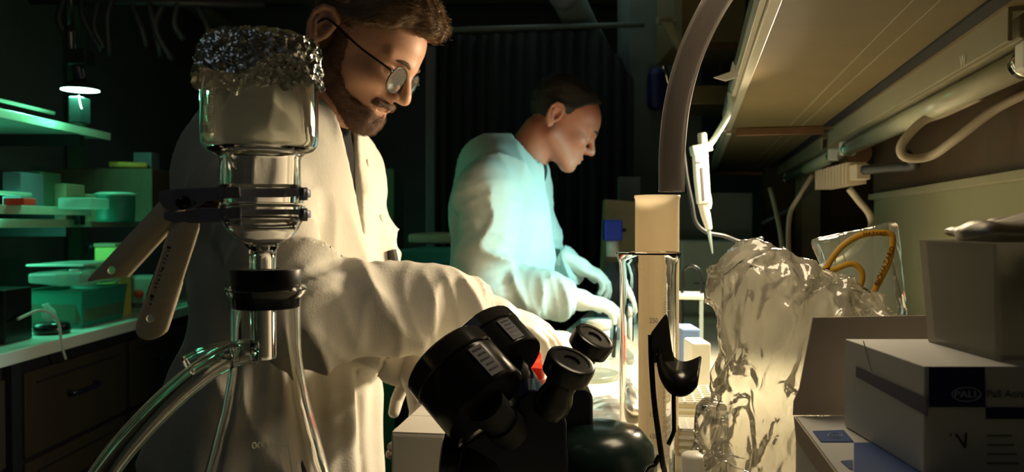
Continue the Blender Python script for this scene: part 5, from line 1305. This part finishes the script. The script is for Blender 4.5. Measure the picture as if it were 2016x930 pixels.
# lower box
ang = R(-7)
lbx = empty('opened_carton', (P(1700, 0, .53).x, .50, BT), 0, 'lower printed carton with its lid standing open behind the upper box', 'box')
xl2 = P(1573, 0, .588).x
zb2 = zB-.0008; A0 = Vector((xl2-.030, .42, zb2)); A1 = Vector((xl2, .589, zb2)); A2 = Vector((xl2+.20, .589, zb2)); A3 = Vector((xl2+.20, .42, zb2))
q = MB(); T4 = [q.bm.verts.new(v) for v in (A0, A3, A2, A1)]; B4 = [q.bm.verts.new(Vector((v.x, v.y, BT))) for v in (A0, A3, A2, A1)]
q.bm.faces.new(T4); q.bm.faces.new(B4[::-1])
for i in range(4): q.bm.faces.new([T4[i], B4[i], B4[(i+1) % 4], T4[(i+1) % 4]])
q.build('body', M['boxwhite'], lbx, world=True)
zl = P(0, 628, .593).z
q = MB(); W_ = [Vector((xl2-.001, .592, zb2)), Vector((xl2+.20, .592, zb2)), Vector((xl2+.20, .603, zl+.003)), Vector((P(1605, 0, .6).x, .600, zl)), Vector((P(1580, 0, .593).x, .594, P(0, 765, .593).z)), Vector((P(1568, 0, .593).x, .593, P(0, 790, .593).z))]
a = [q.bm.verts.new(v) for v in W_]; b = [q.bm.verts.new(v+Vector((0, .0014, 0))) for v in W_]; q.bm.faces.new(a); q.bm.faces.new(b[::-1])
for i in range(6): q.bm.faces.new([a[i], b[i], b[(i+1) % 6], a[(i+1) % 6]])
q.build('lid', M['card'], lbx, world=True)
flat([A0+Vector((-.0006, 0, 0)), A1+Vector((-.0006, 0, 0)), A1+Vector((.004, 0, -.045)), A0+Vector((.006, 0, -.06))], 'tuck_flap', M['card'], lbx, .0012)
def ontop(px, py, z): 
    a = P(px, py, 1); k = (z-CZ)/(a.z-CZ); return P(px, py, k)
flat([ontop(x, y, zb2+.0003) for x, y in ((1600, 850), (1661, 848), (1681, 871), (1616, 871))], 'blue_patch', M['blue'], lbx)
flat([ontop(x, y, zb2+.0003) for x, y in ((1681, 873), (1752, 873), (1832, 935), (1681, 935))], 'blue_patch', M['blue'], lbx)
flat([ontop(x, y, zb2+.0003) for x, y in ((1655, 909), (1679, 907), (1679, 926), (1672, 924))], 'blue_patch', M['blue'], lbx)
def oval(cpt, ax, ay, rx, ry, m, par, r=.0003):
    MB().tube([cpt+ax*rx*math.cos(t)+ay*ry*math.sin(t) for t in [2*math.pi*k/36 for k in range(37)]], r, 6).build('logo_oval', m, par, world=True)
oc = ontop(1644, 858, zb2+.0009); oval(oc, Vector((1, 0, 0)), Vector((.35, .94, 0)), .0048, .0062, M['paleprint'], lbx)
text('logo', 'PALL', .0042, M['paleprint'], Matrix.Translation(oc) @ Matrix.Rotation(R(-10), 4, 'Z'), lbx)
# upper box
ub = empty('printed_box', ((xl+xr)/2, (y0+y1)/2, zB), 0, 'upper white and navy printed box stacked on the lower carton', 'box')
MB().box((xl, y0, zB), (xr, y1, zT)).build('body', M['boxwhite'], ub, world=True, bevel=.0006)
def ffp(px, py): return P(px, py, y0-.0003)
flat([ffp(1829, 723), ffp(1938, 723), ffp(1940, 802), ffp(1829, 802)], 'navy_panel', M['navy'], ub)
flat([ffp(1941, 803), ffp(2060, 803), ffp(2060, 825), ffp(1941, 825)], 'navy_panel', M['navy'], ub)
def lfp(px, py, e=.0003):              # point on the left face
    a = P(px, py, 1); k = (xl-e)/a.x; return P(px, py, k)
flat([lfp(1686, 722), lfp(1826, 785), lfp(1826, 820), lfp(1686, 742)], 'blue_stripe', M['navy'], ub)
MB().tube([lfp(1700, 672), lfp(1714, 728), lfp(1718, 738), lfp(1770, 765)], .0004, 6).build('tuck_edge', M['white'], ub, world=True)
oc = P(1903, 777, y0-.0009); oval(oc, Vector((1, 0, 0)), Vector((0, 0, 1)), .0082, .0040, M['paleprint'], ub)
RX = Matrix.Rotation(R(90), 4, 'X')
text('logo', 'PALL', .0056, M['paleprint'], Matrix.Translation(oc) @ RX, ub, xs=1.2)
text('print', 'Pall Acro', .0062, M['greyink'], Matrix.Translation(P(1982, 777, y0-.0006)) @ RX, ub)
for k, s in enumerate(('Lot', 'Qty 50', 'REF')):
    text('print', s, .0045, M['greyink'], Matrix.Translation(P(1970, 856+k*26, y0-.0006)) @ RX, ub) if False else None
ink = MB()
for a, b in (((1871, 856), (1872, 858)), ((1883, 856), (1900, 882)), ((1883, 856), (1885, 862)), ((1900, 882), (1902, 853))):
    ink.tube([P(*a, y0-.0004), P(*b, y0-.0004)], .00055, 8)
ink.build('handwriting', M['ink'], ub, world=True)
for k in range(4): MB().box((P(1952, 0, y0).x, y0-.0006, P(0, 860+k*18, y0).z), (P(2000+k*5, 0, y0).x, y0, P(0, 857+k*18, y0).z)).build('print_line', M['greyink'], ub, world=True)
# tub on the upper box
tbx0 = P(1889, 0, .50).x; 
tt = tubbox('plastic_tub', (tbx0, .462, zT), (tbx0+.095, .548, P(0, 475, .5).z), 0, M['tub'], 'milky plastic tub standing on the upper printed box', 'tub')
o = crumple_slab('crumpled_film', Vector((tbx0+.055, .51, P(0, 458, .5).z)), (.050, .034, .009), M['foildull'], .010, 'crumpled brownish film heaped on the milky tub', 'film', 120)
MB().tube(spline([P(1396, 287, 1.62), P(1408, 270, 1.62), B(1.63, .068, .225), B(1.63, .069, .262)], 6), .006, 10).build('hanger', M['paleteal'], pp, True, True)
for base, g in (('storage_box', 'small boxes on the left shelves'), ('shelf_post', 'uprights carrying the left shelves'), ('tip_rack', 'cream tip racks beside the cylinders'),
                ('fluorescent_light', 'unlit fluorescent lights under the shelf'), ('ceiling_pipe', 'pipes under the ceiling'), ('foil_sheet', 'foil pieces on the bench'), ('yellow_tape', 'yellow tape strips on the clear bag')):
    for o in bpy.data.objects:
        if o.parent is None and o.name.split('.')[0] == base: o['group'] = g
